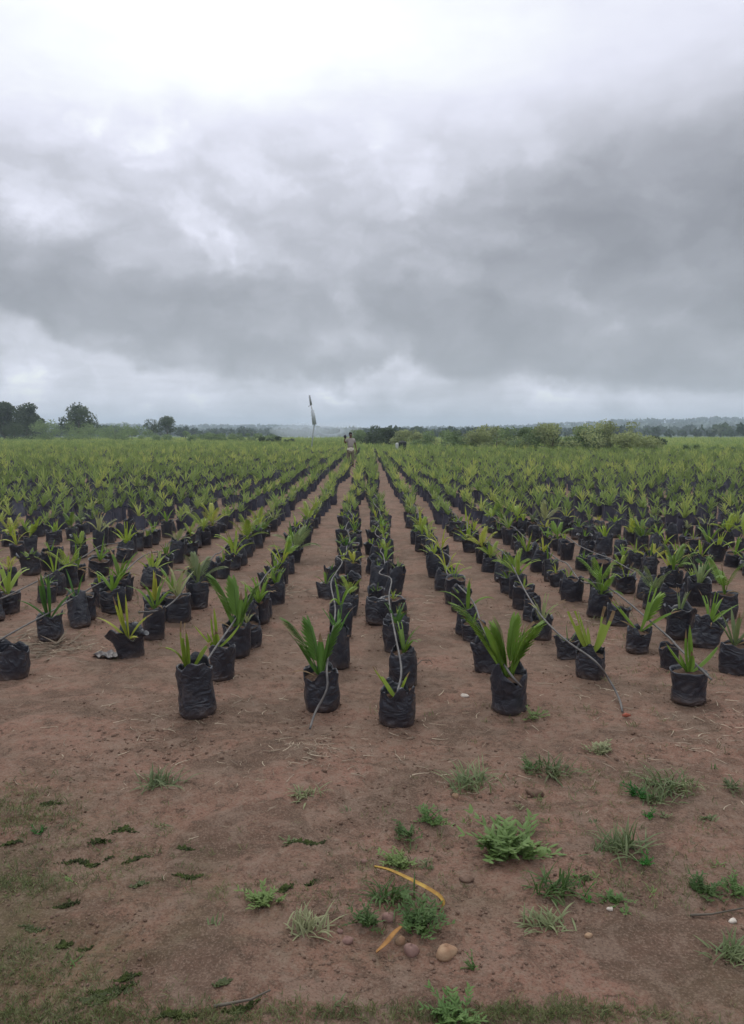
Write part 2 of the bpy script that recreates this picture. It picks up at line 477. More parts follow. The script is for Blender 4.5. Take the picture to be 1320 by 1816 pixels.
M['weedvivid'] = leaf_mat('weed_vivid', (.022, .14, .014), (.045, .20, .022), (.06, .23, .03), .3)
M['grassgrey'] = leaf_mat('grass_grey', (.120, .170, .070), (.21, .25, .115), (.30, .30, .17), .3)
M['grassmat'] = leaf_mat('grass_mat', (.080, .105, .034), (.125, .150, .052), (.175, .18, .075), .3, True)

# ------------------------------------------------------------------ ground sheet (one mesh to the horizon)
def graded(lo, hi, step, far, growth=1.055):
    a = list(np.arange(lo, hi + step / 2, step))
    s = step; x = a[-1]
    up_ = []
    while x < far: s *= growth; x += s; up_.append(x)
    s = step; x = a[0]; dn_ = []
    while x > -far: s *= growth; x -= s; dn_.append(x)
    return np.array(dn_[::-1] + a + up_)
xs = graded(-2.4, 2.4, .018, 2750, 1.06)
ys = graded(1.75, 5.6, .015, 2750, 1.045)
GX, GY = np.meshgrid(xs, ys)
GZ = hz(GX, GY)
nx, ny = len(xs), len(ys)
idx = np.arange(nx * ny).reshape(ny, nx)
Fq = np.stack([idx[:-1, :-1], idx[:-1, 1:], idx[1:, 1:], idx[1:, :-1]], -1).reshape(-1, 4)
g = link('ground', np_mesh('ground', np.stack([GX, GY, GZ], -1).reshape(-1, 3), Fq, [M['soil']]))
tag(g, kind='structure')

# ------------------------------------------------------------------ polythene bags
def bag_geo(seed, r=.105, h=.27, seg=36, rings=20, flare=0.0, taper=.0, fold=.5, squash=.12, depth=.05):
    rs = random.Random(seed)
    ph = [rs.uniform(0, 6.28) for _ in range(12)]
    G = Geo(); vs = []; prof = []
    prof.append((0.0, .0, 0)); prof.append((.72, 0.002, 0)); prof.append((.93, .012, 0))
    for i in range(rings + 1):
        f = i / rings
        prof.append((1 + taper * (f - .5) + flare * max(0, f - .8) * 5, .03 + (h - .03) * f, 1))
    prof.append((.97 + flare + taper * .5, h - .001 + .004, 2))
    prof.append((.93 + flare * .6, h - .012, 3))
    prof.append((.90, h - depth - .02, 4))
    ang0 = rs.uniform(0, 3.14)
    for (pr, z, kind) in prof:
        f = z / h
        for k in range(seg):
            a = 2 * math.pi * k / seg
            rr = r * pr
            if kind >= 1:
                rr *= 1 + squash * math.cos(2 * (a - ang0)) * (.35 + .65 * f) + .05 * math.sin(4 * (a - ang0) + ph[6]) * (.3 + .7 * f)
                w = .030 * math.sin(3 * a + ph[0] + f * 3) + .022 * math.sin(5 * a + ph[1] - f * 5) + .018 * math.sin(9 * a + ph[2] + 4 * math.sin(f * 6 + ph[3]))
                w += .010 * math.sin(f * 15 + ph[4] + 2.2 * math.sin(a * 2 + ph[5])) + .008 * math.sin(f * 29 + ph[6] + 3.0 * math.sin(a * 3 + ph[7]))
                w -= .035 * abs(math.sin(2.5 * a + ph[11] + .8 * f)) ** 6 + .05 * math.exp(-((math.sin((a - ang0) / 1) * 3.2) ** 2)) * (.4 + .6 * math.sin(f * 5 + ph[3]) ** 2)
                w += .03 * math.sin(f * 7 + ph[8])
                rr *= 1 + w
            zz = z
            topw = max(0, f - .72) / .28
            zz += topw * (.020 * fold * math.sin(2 * a + ph[9]) + .016 * fold * math.sin(3 * a + ph[10]) + .010 * fold * math.sin(7 * a + ph[11]))
            for e_ in (0, 1):
                da = (a - ang0 - math.pi * e_ + math.pi) % (2 * math.pi) - math.pi
                ear = math.exp(-(da / .33) ** 2) * topw ** 2 * fold
                zz += ear * (.030 if (seed + e_) % 3 else -.022); rr *= 1 + ear * .05
            if kind == 1 and f > .9: rr *= 1 + .05 * fold * math.sin(6 * a + ph[2])
            vs.append((rr * math.cos(a), rr * math.sin(a), zz))
    fs = []
    n = len(prof)
    for i in range(1, n - 1):
        for k in range(seg):
            fs.append([i * seg + k, i * seg + (k + 1) % seg, (i + 1) * seg + (k + 1) % seg, (i + 1) * seg + k])
    fs.append([seg + k for k in range(seg)][::-1])
    # the first ring (all at the centre) stays unused: drop it
    vs = vs[seg:]; fs = [[i - seg for i in f] for f in fs]
    G.add(vs, fs, 0)
    return G

def soil_geo(seed, r, z):
    rs = random.Random(seed + 500); G = Geo()
    vs = [(0, 0, z + .012)]; seg = 20
    for j, q in enumerate((.35, .7, 1.0)):
        for k in range(seg):
            a = 2 * math.pi * k / seg
            vs.append((r * q * math.cos(a), r * q * math.sin(a), z + .012 * (1 - q) + rs.uniform(-.007, .007)))
    fs = [[0, 1 + k, 1 + (k + 1) % seg] for k in range(seg)]
    for j in range(2):
        for k in range(seg):
            fs.append([1 + j * seg + k, 1 + (j + 1) * seg + k, 1 + (j + 1) * seg + (k + 1) % seg, 1 + j * seg + (k + 1) % seg])
    G.add(vs, fs)
    return G

# ------------------------------------------------------------------ palm seedling leaves
def spine(L, lean, bend, n, az0, base):
    """points and directions along a leaf that starts leaning `lean` from vertical and bends over by `bend`"""
    pts = [Vector(base)]; dirs = []
    for i in range(n):
        a = lean + bend * ((i + .5) / n) ** 1.6
        d = Vector((math.sin(a) * math.cos(az0), math.sin(a) * math.sin(az0), math.cos(a)))
        pts.append(pts[-1] + d * (L / n)); dirs.append(d)
    dirs.append(dirs[-1])
    return pts, dirs

def lance(G, base, L, Wd, lean, bend, az0, m=0, rs=random, twist=0.0, split=False, tint=0.0, n=9):
    pts, dirs = spine(L, lean, bend, n, az0, base)
    side0 = Vector((-math.sin(az0), math.cos(az0), 0))
    vs = []; tp = []; tip = random.choice((0, 1, 2)) if n >= 9 and m == 0 else 0
    for i, (p, d) in enumerate(zip(pts, dirs)):
        f = i / n
        w = Wd * (math.sin(math.pi * min(1, f * 1.02 + .0) ** .8) ** .75 if f < 1 else 0)
        w = max(w, .004 * (1 - f) + .0006)
        sd_ = (Matrix.Rotation(twist * f, 3, d) @ side0).normalized()
        nr = d.cross(sd_)
        for j, s in enumerate((-1, -.5, 0, .5, 1)):
            z = abs(s) * w * .32 + (.05 * w if j in (1, 3) else 0)
            q = p + sd_ * s * w / 2 - nr * z
            if split and f > .6: q += sd_ * s * (f - .6) * Wd * 1.3
            vs.append(q)
    fs = []
    for i in range(n):
        for j in range(4):
            if split and i >= n * .62 and j in (1, 2): continue
            (tp if tip and i >= n - tip else fs).append([i * 5 + j, i * 5 + j + 1, (i + 1) * 5 + j + 1, (i + 1) * 5 + j])
    o_ = len(G.v); G.add(vs, fs, m, tint)
    for f_ in tp: G.q.append([q + o_ for q in f_]); G.qm.append(1)

def pinnate(G, base, L, lean, bend, az0, pairs=9, ll=.11, lw=.014, open_=.7, m=0, rs=random, tint=0.0):
    n = 12
    pts, dirs = spine(L, lean, bend, n, az0, base)
    G.tube([tuple(p) for p in pts], [.0045 * (1 - .75 * i / n) for i in range(n + 1)], 5, m, True, tint)
    side0 = Vector((-math.sin(az0), math.cos(az0), 0))
    for k in range(pairs):
        f = .30 + .68 * k / (pairs - 1)
        x = f * n; i = min(int(x), n - 1)
        p = pts[i].lerp(pts[i + 1], x - i); d = dirs[i]
        nr = d.cross(side0)
        l = ll * (.62 + .6 * math.sin(math.pi * (.15 + .75 * k / (pairs - 1)))) * rs.uniform(.9, 1.1)
        op = open_ * (1.1 - .65 * k / (pairs - 1))
        for s in (-1, 1):
            dd = (d * math.cos(op) + side0 * s * math.sin(op) - nr * .22).normalized()
            sd_ = dd.cross(nr).normalized()
            vs = []
            for q, wq in ((0, .35), (.25, 1), (.55, .95), (.82, .6), (1, .04)):
                c = p + dd * l * q + Vector((0, 0, -1)) * l * .16 * q * q + nr * 0
                vs += [c - sd_ * lw * wq / 2, c - nr * lw * .12 * wq, c + sd_ * lw * wq / 2]
            fs = []
            for a in range(4):
                for b in range(2):
                    fs.append([a * 3 + b, a * 3 + b + 1, a * 3 + b + 4, a * 3 + b + 3])
            G.add(vs, fs, m, tint)

def plant_geo(seed, kind, H=.32, n=5, az0=None, spread=1.0):
    rs = random.Random(seed * 13 + 5)
    G = Geo()
    a0 = rs.uniform(0, 6.28) if az0 is None else az0
    for i in range(n):
        f = i / max(1, n - 1)                     # 0 oldest, outer leaf; 1 the spear
        az = a0 + i * math.pi + (i // 2) * 1.1 + rs.uniform(-.3, .3)
        lean = (.62 - .55 * f) * spread * rs.uniform(.8, 1.15)
        bend = (1.25 - .8 * f) * rs.uniform(.5, 1.5) * spread
        L = H * (.78 + .42 * math.sin(math.pi * (.25 + .55 * f))) * rs.uniform(.88, 1.1)
        b = (rs.uniform(-.008, .008), rs.uniform(-.008, .008), 0)
        if kind == 'pinnate' and i < n - 1:
            pinnate(G, b, L, lean * .85, bend * .8, az, rs.randint(9, 12), H * .34, .014, .55, 0, rs)
        elif kind == 'bifid':
            lance(G, b, L, H * rs.uniform(.11, .16), lean, bend, az, 0, rs, rs.uniform(-.4, .4), True)
        else:
            lance(G, b, L, H * rs.uniform(.075, .125), lean, bend, az, 0, rs, rs.uniform(-.5, .5), rs.random() < .3)
    # base sheath
    G.tube([(0, 0, -.02), (0, 0, .02), (.002, 0, H * .16)], [.010, .012, .006], 7, 0)
    for q_ in range(rs.choice((0, 1, 1, 2))):      # withered lower leaves
        lance(G, (0, 0, .01), H * rs.uniform(.45, .7), H * .06, rs.uniform(.7, 1.1), 1.6, rs.uniform(0, 6.28), 1, rs, .8)
    return G

BAGS = []
for s in range(10):
    r0 = [.100, .105, .108, .098, .112, .103, .100, .107, .110, .104][s]
    h0 = [.27, .25, .29, .23, .26, .30, .24, .22, .27, .25][s]
    dp = [.03, .06, .04, .07, .02, .05, .03, .08, .04, .05][s]
    gm = bag_geo(s, r0, h0, flare=[0, .05, -.08, .02, .04, -.10, .0, .07, -.03, .03][s], taper=[0, .04, -.04, .08, .02, -.02, .06, .05, 0, .03][s],
                 fold=[.5, 1.1, .8, 1.3, .4, 1.0, .7, 1.2, .9, .6][s], depth=dp).mesh('polybag', [M['bag']])
    sm = soil_geo(s, r0 * .93, h0 - dp).mesh('soil', [M['pot_soil']])
    BAGS.append((gm, sm, h0 - dp, r0, h0))
PKIND = ['lance', 'bifid', 'pinnate', 'lance', 'bifid', 'lance', 'pinnate', 'lance', 'bifid', 'lance', 'pinnate', 'bifid']
PLANTS = []
for s in range(12):
    d = {}
    base = plant_geo(s, PKIND[s], .31 if PKIND[s] == 'pinnate' else .29, [4, 5, 6, 3, 4, 6, 5, 5, 5, 4, 6, 4][s])
    for c in LEAF:
        d[c] = base.mesh('leaves', [LEAF[c], M['dryleaf']])
    PLANTS.append(d)

GROUP = 'black bags of palm seedlings in the nursery rows'
TAKEN = []
COUNT = [0]
def seedling(x, y, bag, leaves, label, rz=0.0, s=(1, 1, 1), ps=1.0, pz=0.0, tilt=(0, 0), poff=(0, 0), color='mid', prot=None, ptilt=(0, 0)):
    t_ = empty('potted_seedling', (x, y, gz(x, y) - .012), rz)
    t_.rotation_euler = (tilt[0], tilt[1], rz)
    tag(t_, label, 'potted seedling', GROUP)
    gm, sm, zt, r0, h0 = bag if isinstance(bag, tuple) else BAGS[bag]
    b = link('polybag', gm, t_); b.scale = s
    so = link('soil', sm, t_); so.scale = s
    if leaves is not None:
        me = leaves if isinstance(leaves, bpy.types.Mesh) else PLANTS[leaves][color]
        l = link('leaves', me, t_)
        l.location = (poff[0], poff[1], zt * s[2] + pz)
        l.rotation_euler = (ptilt[0], ptilt[1], (random.uniform(0, 6.28) if prot is None else prot) - rz)
        l.scale = (ps, ps, ps)
    TAKEN.append((x, y)); COUNT[0] += 1
    return t_

# --- the front bags, one by one
def hero(px, py, bag, leaves, label, **k):
    x, y = ground_at(px, py)
    y += .09                                       # py is the near bottom edge of the bag
    return seedling(x, y, bag, leaves, label, **k)

def own_leaves(fn):
    G = Geo(); fn(G); return lambda c: G.mesh('leaves', [LEAF[c], M['dryleaf']])
RT, LF = 0.0, math.pi                              # leaf azimuths: to the right, to the left
def p_lime_narrow(G):
    lance(G, (-.02, 0, 0), .28, .060, .05, -.1, LF, split=True, twist=.7)
    lance(G, (-.015, 0, 0), .24, .055, -.03, .1, RT, twist=.6)
    lance(G, (.0, .01, 0), .20, .04, .5, .6, RT + .5, twist=.6)
    lance(G, (-.02, 0, 0), .25, .03, .18, 1.9, LF, twist=.8)
    lance(G, (-.02, .01, 0), .16, .03, .3, .3, 2.0)
def p_fan_dark(G):
    pinnate(G, (0, 0, 0), .36, .30, .35, LF + .15, 11, .13, .022, .45)
    pinnate(G, (0, 0, 0), .30, .12, .15, LF - .6, 10, .12, .022, .5)
    pinnate(G, (.01, 0, 0), .29, .22, .2, RT + .3, 10, .12, .022, .45)
    lance(G, (0, 0, 0), .33, .06, .38, .5, LF, twist=.3, split=True)
    lance(G, (.01, 0, 0), .30, .055, .16, .2, RT - .4, twist=.6)
    lance(G, (.01, 0, 0), .26, .05, .03, .1, 1.4)
    lance(G, (-.01, -.02, 0), .18, .016, .9, 1.4, LF, m=1)
def p_single_lean(G):
    lance(G, (.0, 0, 0), .23, .072, .55, .25, LF, twist=.4, split=True)
    lance(G, (.0, .01, 0), .17, .03, .2, .5, RT, twist=.5)
    lance(G, (.0, 0, 0), .16, .035, .70, .3, LF - .3, twist=.5)
    G.tube([(.01, -.02, -.01), (.02, -.03, .02), (.015, -.08, .0)], [.006, .004, .002], 5, 1)
def p_big_arch(G):
    pinnate(G, (0, 0, 0), .30, .10, .12, LF, 11, .13, .022, .42)
    pinnate(G, (.01, 0, 0), .33, .28, .35, RT, 11, .14, .022, .45)
    pinnate(G, (.02, 0, 0), .30, .18, .3, RT - .7, 10, .12, .020, .5)
    pinnate(G, (-.01, 0, 0), .50, .38, .45, LF, 12, .15, .020, .38)
    lance(G, (-.01, 0, 0), .48, .05, .42, .50, LF, twist=1.0, n=12)
    lance(G, (-.01, 0, 0), .42, .05, .28, .45, LF + .25, twist=1.2, n=12)
    lance(G, (.0, 0, 0), .37, .080, .16, .9, RT + .1, twist=.6, split=True)
    lance(G, (.0, 0, 0), .28, .055, .12, .15, LF - .5, twist=.4, split=True)
    pinnate(G, (.01, .01, 0), .33, .04, .15, .8, 12, .11, .017, .42)
    pinnate(G, (.0, -.01, 0), .30, .22, .3, LF - .9, 11, .11, .017, .45)
    lance(G, (.01, -.01, 0), .26, .03, .08, .2, RT - .9, twist=.7)
    lance(G, (.03, .01, 0), .36, .022, .12, .15, RT)
    lance(G, (.03, .01, 0), .33, .020, .2, .25, RT + .5)
def p_vee(G):
    lance(G, (0, 0, 0), .33, .080, .40, .2, LF + .1, twist=.5, split=True)
    lance(G, (0, 0, 0), .30, .050, .26, .2, LF - .4, twist=.5)
    lance(G, (0, 0, 0), .33, .085, .28, .1, RT, twist=.8, split=True)
    lance(G, (0, 0, 0), .20, .04, .1, .3, 2.2)
    G.tube([(0, 0, -.02), (0, 0, .06)], .006, 6, 1)
def p_star(G):
    lance(G, (0, 0, 0), .30, .038, -.04, .05, RT, twist=.9)
    lance(G, (0, 0, 0), .28, .032, .10, .0, LF, twist=.4)
    lance(G, (0, 0, 0), .25, .034, .62, .1, LF, twist=.3)
    lance(G, (0, 0, 0), .26, .036, .85, -.2, RT, twist=.4)
    lance(G, (0, 0, 0), .15, .05, .05, .3, 4.7, twist=.5)
    lance(G, (0, 0, 0), .14, .05, .35, .3, LF - .5)
def p_wide(G):
    lance(G, (0, 0, 0), .33, .042, .75, .12, LF, twist=.5, split=True)
    lance(G, (0, 0, 0), .34, .050, .12, .15, RT, twist=.6, split=True)
    pinnate(G, (0, 0, 0), .27, .30, .2, RT + .3, 9, .11, .022, .5)
    lance(G, (0, 0, 0), .33, .040, .65, .7, RT - .2, twist=.4)
    lance(G, (0, 0, 0), .20, .03, .9, .6, LF + .3, m=1)
def p_tall(G):
    lance(G, (0, 0, 0), .36, .045, .04, .05, LF, twist=1.1)
    lance(G, (0, 0, 0), .35, .040, .12, .1, LF + .5, twist=.6)
    lance(G, (0, 0, 0), .34, .040, .02, .2, RT, twist=1.0)
    lance(G, (0, 0, 0), .28, .036, .5, .8, LF, twist=.4)
    lance(G, (0, 0, 0), .28, .036, .55, .8, RT, twist=.4)
    lance(G, (0, 0, 0), .17, .03, .9, 1.0, RT - .8)
OL = {k: own_leaves(v) for k, v in dict(narrow=p_lime_narrow, fan=p_fan_dark, single=p_single_lean, arch=p_big_arch, vee=p_vee, star=p_star, wide=p_wide, tall=p_tall).items()}

def own_bag(seed, r, h, depth=.05, **k):
    return (bag_geo(seed, r, h, depth=depth, seg=44, rings=26, **k).mesh('polybag', [M['bag']]), soil_geo(seed, r * .93, h - depth).mesh('soil', [M['pot_soil']]), h - depth, r, h)

hero(345, 1282, own_bag(31, .102, .30, .035, fold=.7, squash=.05, taper=-.03), OL['narrow']('lime'), 'tall black bag standing foremost on the left with narrow lime leaves', tilt=(0, -.05), ps=1.0, prot=0, poff=(-.02, 0))
hero(570, 1258, own_bag(32, .104, .235, .03, fold=.8, squash=.06), OL['fan']('dark'), 'black bag with dark green fan of leaves and a pipe hanging down its front', prot=0, poff=(-.01, 0), tilt=(0, -.03))
hero(705, 1287, own_bag(33, .106, .20, .05, fold=1.3, squash=.05, flare=.03), OL['single']('lime'), 'squat crumpled black bag foremost of all with one small leaning yellow green leaf', prot=0, tilt=(.03, .03))
hero(908, 1262, own_bag(34, .103, .235, .03, fold=1.2, squash=.06), OL['arch']('mid'), 'black bag with the biggest bright green seedling, long leaves arching left', prot=0, poff=(-.01, 0))
hero(1053, 1208, own_bag(35, .092, .20, .04, fold=1.2, squash=.06), OL['vee']('mid'), 'small black bag with green leaves in a V and a pipe crossing it', prot=0, tilt=(0, .03))
hero(1231, 1250, own_bag(36, .103, .20, .02, fold=.2, squash=.03, flare=.07, taper=.02), OL['star']('mid'), 'round black pot like bag with wide rim and star of thin leaves, front right', prot=0, ps=1.0)
hero(1313, 1200, own_bag(37, .100, .21, .02, fold=.3, squash=.05), 5, 'upright smooth black bag cut off by the right edge of the photo', color='grey', ps=.9)
hero(1137, 1160, own_bag(38, .085, .185, .03, fold=.7, squash=.08), OL['wide']('mid'), 'leaning narrow topped black bag with wide spreading green leaves behind round pot', prot=0, tilt=(0, .10), ps=1.05)
hero(227, 1168, own_bag(39, .100, .20, .06, fold=1.6, squash=.1, taper=.28, flare=.10), OL['tall']('lime'), 'torn tilted black bag narrowing to its base with tall lime leaves', prot=0, tilt=(.10, -.10), ps=1.02)
hero(84, 1141, own_bag(40, .090, .19, .03, fold=.8, squash=.08), OL['tall']('dark'), 'black bag under the left pipe with tall narrow green leaves', prot=.6, ps=1.05, tilt=(0, -.08))
hero(10, 1202, own_bag(41, .108, .22, .06, fold=.9, squash=.06), None, 'rounded black bag without leaves at the left edge under pipe end', tilt=(0, .04))
hero(8, 1090, own_bag(42, .095, .19, .02, fold=.2, squash=.04, taper=.1), 4, 'smooth black bag behind the leafless one at the left edge', color='mid', ps=1.1, prot=1.0)
hero(390, 1208, 6, OL['star']('lime'), 'dusty black bag with yellow green leaves just behind the tall foremost left bag', s=(.85, .85, .95), prot=.3, ps=.95, poff=(-.04, 0))
hero(414, 1166, own_bag(43, .105, .23, .03, fold=1.0, squash=.06), OL['fan']('dark'), 'black bag with broad dark green fan beside pipe in left row', prot=-.2, ps=1.08, tilt=(0, .06))
hero(964, 1140, own_bag(44, .085, .18, .05, fold=1.4, taper=.1), 8, 'black bag with folded open top between the big seedling and V leaved one', color='grey', ps=.75, tilt=(0, .05))
hero(1014, 1172, 3, 3, 'low half crushed black bag directly left of the V leaved seedling', s=(.85, .85, .7), color='grey', ps=.5)
hero(868, 1196, own_bag(45, .088, .22, .03, fold=.9), None, 'dark crumpled black bag hidden left behind the biggest seedling', tilt=(0, -.05))
hero(831, 1128, 5, 9, 'upright black bag with silver creases in row left of biggest seedling', s=(.9, .9, .75), color='mid', ps=.95)
hero(1213, 1140, 1, 0, 'black bag touching a leaning one behind the round pot', s=(.95, .95, .95), color='grey', ps=.7)
hero(1256, 1158, own_bag(46, .100, .22, .04, fold=1.0), 5, 'slanting black bag directly behind round pot at front right', color='mid', ps=.8, tilt=(0, .22))
hero(1292, 1102, 4, 6, 'black bag with short green crown near right edge', color='mid', ps=.9, s=(.95, .95, .85))
hero(1197, 1196, 6, None, 'small dark bag sagging just left behind round pot', s=(.6, .6, .7), tilt=(.1, -.1))
hero(1100, 1116, 7, None, 'squashed black bag with dry leaves right of the V leaved seedling', s=(.9, .8, .7), tilt=(0, .1))
hero(1067, 1075, 1, 2, 'black bag with torn pointed rim behind V leaved seedling', s=(.8, .8, .9), color='mid', ps=.8)
hero(600, 1186, 5, 5, 'black bag close behind dark fan seedling in left of centre row', s=(.8, .8, .95), color='dark', ps=.7)
hero(604, 1130, 0, 9, 'third black bag back in the row of the dark fan seedling', s=(.9, .9, 1), color='mid', ps=.8)
hero(716, 1216, 2, 4, 'black bag right behind the squat foremost one', s=(.92, .92, .85), color='mid', ps=.75)
hero(703, 1155, 9, 1, 'third black bag back in the row of the squat foremost one', s=(.9, .9, .9), color='dark', ps=.7)
hero(271, 1107, 1, OL['tall']('lime'), 'black bag with pointed rim and tall lime leaves behind torn bag', s=(.85, .85, .85), prot=1.5, ps=.85)
hero(312, 1106, 4, 7, 'greyish black bag between pointed rim bag and dark fan, grey green leaves', s=(.95, .95, .9), color='grey', ps=1.0)
hero(348, 1084, 0, 10, 'black bag half under dry fronds left of broad dark fan', s=(.9, .9, .9), color='grey', ps=.85)
hero(140, 1104, 7, None, 'bulging black bag along the left pipe behind the tall narrow leaves', s=(1.1, 1.1, .95), tilt=(.08, 0))
hero(196, 1090, 8, 1, 'black bag at far end of the bare left pipe stretch', s=(1, 1, .8), color='mid', ps=.9)
hero(436, 1122, 2, 3, 'black bag partly hidden behind the broad dark fan', s=(.9, .9, .9), color='mid', ps=.6)
hero(921, 1066, 0, 4, 'black bag under pipe with bright leaves, middle right row', s=(.85, .85, .9), color='lime', ps=.9)
hero(948, 1104, 5, None, 'black bag whose rim stands up in a point, middle right row', s=(.8, .8, .75))

# --- the rest of the rows
ROWX = [(-.285, 5.9), (-.94, 5.6), (-1.66, 5.9), (-2.40, 6.3), (-3.15, 6.5), (.175, 5.55), (.835, 5.8), (1.45, 6.6), (2.02, 6.2), (2.60, 6.5), (3.18, 7.0), (3.78, 6.0)]
ordn = ['second', 'third', 'fourth', 'fifth', 'sixth', 'seventh', 'eighth', 'ninth', 'tenth', 'eleventh', 'twelfth', 'thirteenth', 'fourteenth', 'fifteenth',
        'sixteenth', 'seventeenth', 'eighteenth', 'nineteenth', 'twentieth', 'twenty first', 'twenty second', 'twenty third', 'twenty fourth', 'twenty fifth',
        'twenty sixth', 'twenty seventh', 'twenty eighth', 'twenty ninth', 'thirtieth', 'thirty first', 'thirty second', 'thirty third', 'thirty fourth', 'thirty fifth']
rowname = ['first', 'second', 'third', 'fourth', 'fifth', 'sixth', 'seventh', 'eighth', 'ninth', 'tenth', 'eleventh', 'twelfth', 'thirteenth', 'fourteenth', 'fifteenth', 'sixteenth']
left = sorted([r for r in ROWX if r[0] < 0], key=lambda r: -r[0])
right = sorted([r for r in ROWX if r[0] > 0], key=lambda r: r[0])
for k in range(1, 100): left.append((-3.15 - .70 * k + random.uniform(-.05, .05), 6.6))
for k in range(1, 100): right.append((3.78 + .66 * k + random.uniform(-.05, .05), 6.4))
cand = []
def vis(x, y):
    u = (x / y) * F_PX + VPX
    return -30 < u < 1350
for sidename, rows in (('left', left), ('right', right)):
    for ri, (rx, y0) in enumerate(rows):
        y = y0 + random.uniform(0, .2); s = random.choice((-1, 1)); k = 0
        ymax = 118 if sidename == 'left' else 60 + 20 * random.random()
        if abs(rx) < 2: ymax = 75
        per = random.uniform(0, 6)
        while y < ymax:
            st = .33 if y < 20 else (.40 if y < 45 else .60)
            wob = .05 * math.sin(y * .55 + per) * min(1, y / 12)
            x = rx + s * (random.uniform(.04, .095) if abs(rx) < .4 else random.uniform(.01, .065)) + wob + random.gauss(0, .018 + .0005 * y)
            s = -s if random.random() < .85 else s
            if abs(x) < y * .62 + 3.0 and all((x - a) ** 2 + (y - b) ** 2 > .17 ** 2 for a, b in TAKEN if y < 9):
                cand.append((x, y, sidename, ri, k, vis(x, y))); k += 1
            y += st * random.uniform(.82, 1.2)
            if random.random() < .03: y += .35
cand.sort(key=lambda c: (not c[5], math.hypot(c[0], c[1])))
NIND = 300 - COUNT[0]
near = cand[:NIND]; rest = cand[NIND:]
near.sort(key=lambda c: (c[2], c[3], c[1]))
last = None; kk = 0
HEROES = list(TAKEN)
def rowof(a):
    rr_ = [(abs(a - r[0]), 'left', i) for i, r in enumerate(left[:12])] + [(abs(a - r[0]), 'right', i) for i, r in enumerate(right[:12])]
    return min(rr_)[1:]
cdesc = {'mid': 'green', 'dark': 'dark green', 'lime': 'yellow green', 'grey': 'grey green'}
for (x, y, sn, ri, k, v) in near:
    key = (sn, ri)
    if key != last: kk = sum(1 for a, b in HEROES if (sn, ri) == rowof(a)); last = key
    col = random.choices(['mid', 'lime', 'grey', 'dark'], [.42, .33, .17, .08])[0]
    bg_ = random.randrange(10); pl = random.randrange(12)
    if abs(rxx := x) < 1.2 and random.random() < .25: col = 'lime' if random.random() < .6 else 'mid'
    cap = .72 if abs(x) < .5 else 1.0
    if random.random() < .07: plv = None
    else: plv = pl
    nm = ('leafless black bag' if plv is None else cdesc[col] + ' bagged seedling')
    lab = '%s, %s from the front, %s row %s of centre' % (nm, (['first'] + ordn)[kk], rowname[ri], sn)
    kk += 1
    hs = random.uniform(.62, 1.05); ws = random.uniform(.74, .98)
    seedling(x, y, bg_, plv, lab, rz=random.uniform(0, 6.28), s=(ws, ws, hs), ps=random.choice((.42, .55, .68, .8, .95)) * random.uniform(.9, 1.1) * cap, tilt=(random.gauss(0, .11), random.gauss(0, .11)), color=col)

# --- everything farther off: one mesh (thousands of bags nobody could count)
def simple_bag(G, r, h, seg, rs, m=0):
    vs = []; fs = []
    zs = [(1.0, 0), (1.05, h * .35), (.96, h * .72), (1.02, h)] if seg > 6 else [(1.0, 0), (1.0, h)]
    for (q, z) in zs:
        for k in range(seg):
            a = 2 * math.pi * k / seg + .2 * rs.random()
            w = q * rs.uniform(.9, 1.1)
            vs.append((r * w * math.cos(a), r * w * math.sin(a), z + (rs.uniform(-.025, .02) if z == h else 0)))
    for i in range(len(zs) - 1):
        for k in range(seg): fs.append([i * seg + k, i * seg + (k + 1) % seg, (i + 1) * seg + (k + 1) % seg, (i + 1) * seg + k])
    G.add(vs, fs, m)
    n = len(zs) - 1
    G.add([(vs[n * seg + k][0] * .95, vs[n * seg + k][1] * .95, h - .03) for k in range(seg)], [list(range(seg))], 2)

def template(seed, lod):
    rs = random.Random(seed + 900); G = Geo()
    h = rs.uniform(.20, .27); r = rs.uniform(.095, .112)
    simple_bag(G, r, h, 10 if lod == 0 else 5, rs)
    H = rs.uniform(.17, .30) if lod == 0 else rs.uniform(.26, .38)
    n = rs.randint(5, 8) if lod == 0 else rs.randint(6, 9)
    a0 = rs.uniform(0, 6.28)
    for i in range(n):
        f = i / (n - 1)
        az = a0 + i * math.pi + (i // 2) * 1.1
        lean = (.60 - .5 * f) * rs.uniform(.8, 1.2); bend = (1.0 - .7 * f) * rs.uniform(.5, 1.2)
        L = H * rs.uniform(.75, 1.2)
        if lod == 0 and rs.random() < .3:
            for q in range(4): lance_lo(G, (0, 0, h - .02 + q * .05), L * .6, .018, lean + .3, bend, az + (.5 if q % 2 else -.5), 3)
        lance_lo(G, (0, 0, h - .03), L, .030 if lod == 0 else .036, lean, bend, az, 4 if lod == 0 else 2)
    return G.arrays()
def lance_lo(G, base, L, Wd, lean, bend, az0, n):
    pts, dirs = spine(L, lean, bend, n, az0, base)
    tw = random.uniform(-1.2, 1.2)
    sd_ = Vector((-math.sin(az0 + tw), math.cos(az0 + tw), 0)); vs = []
    for i, p in enumerate(pts):
        f = i / n; w = Wd * (math.sin(math.pi * (.12 + .83 * f)))
        vs += [p - sd_ * w / 2, p + sd_ * w / 2]
    G.add(vs, [[2 * i, 2 * i + 1, 2 * i + 3, 2 * i + 2] for i in range(n)], 1)

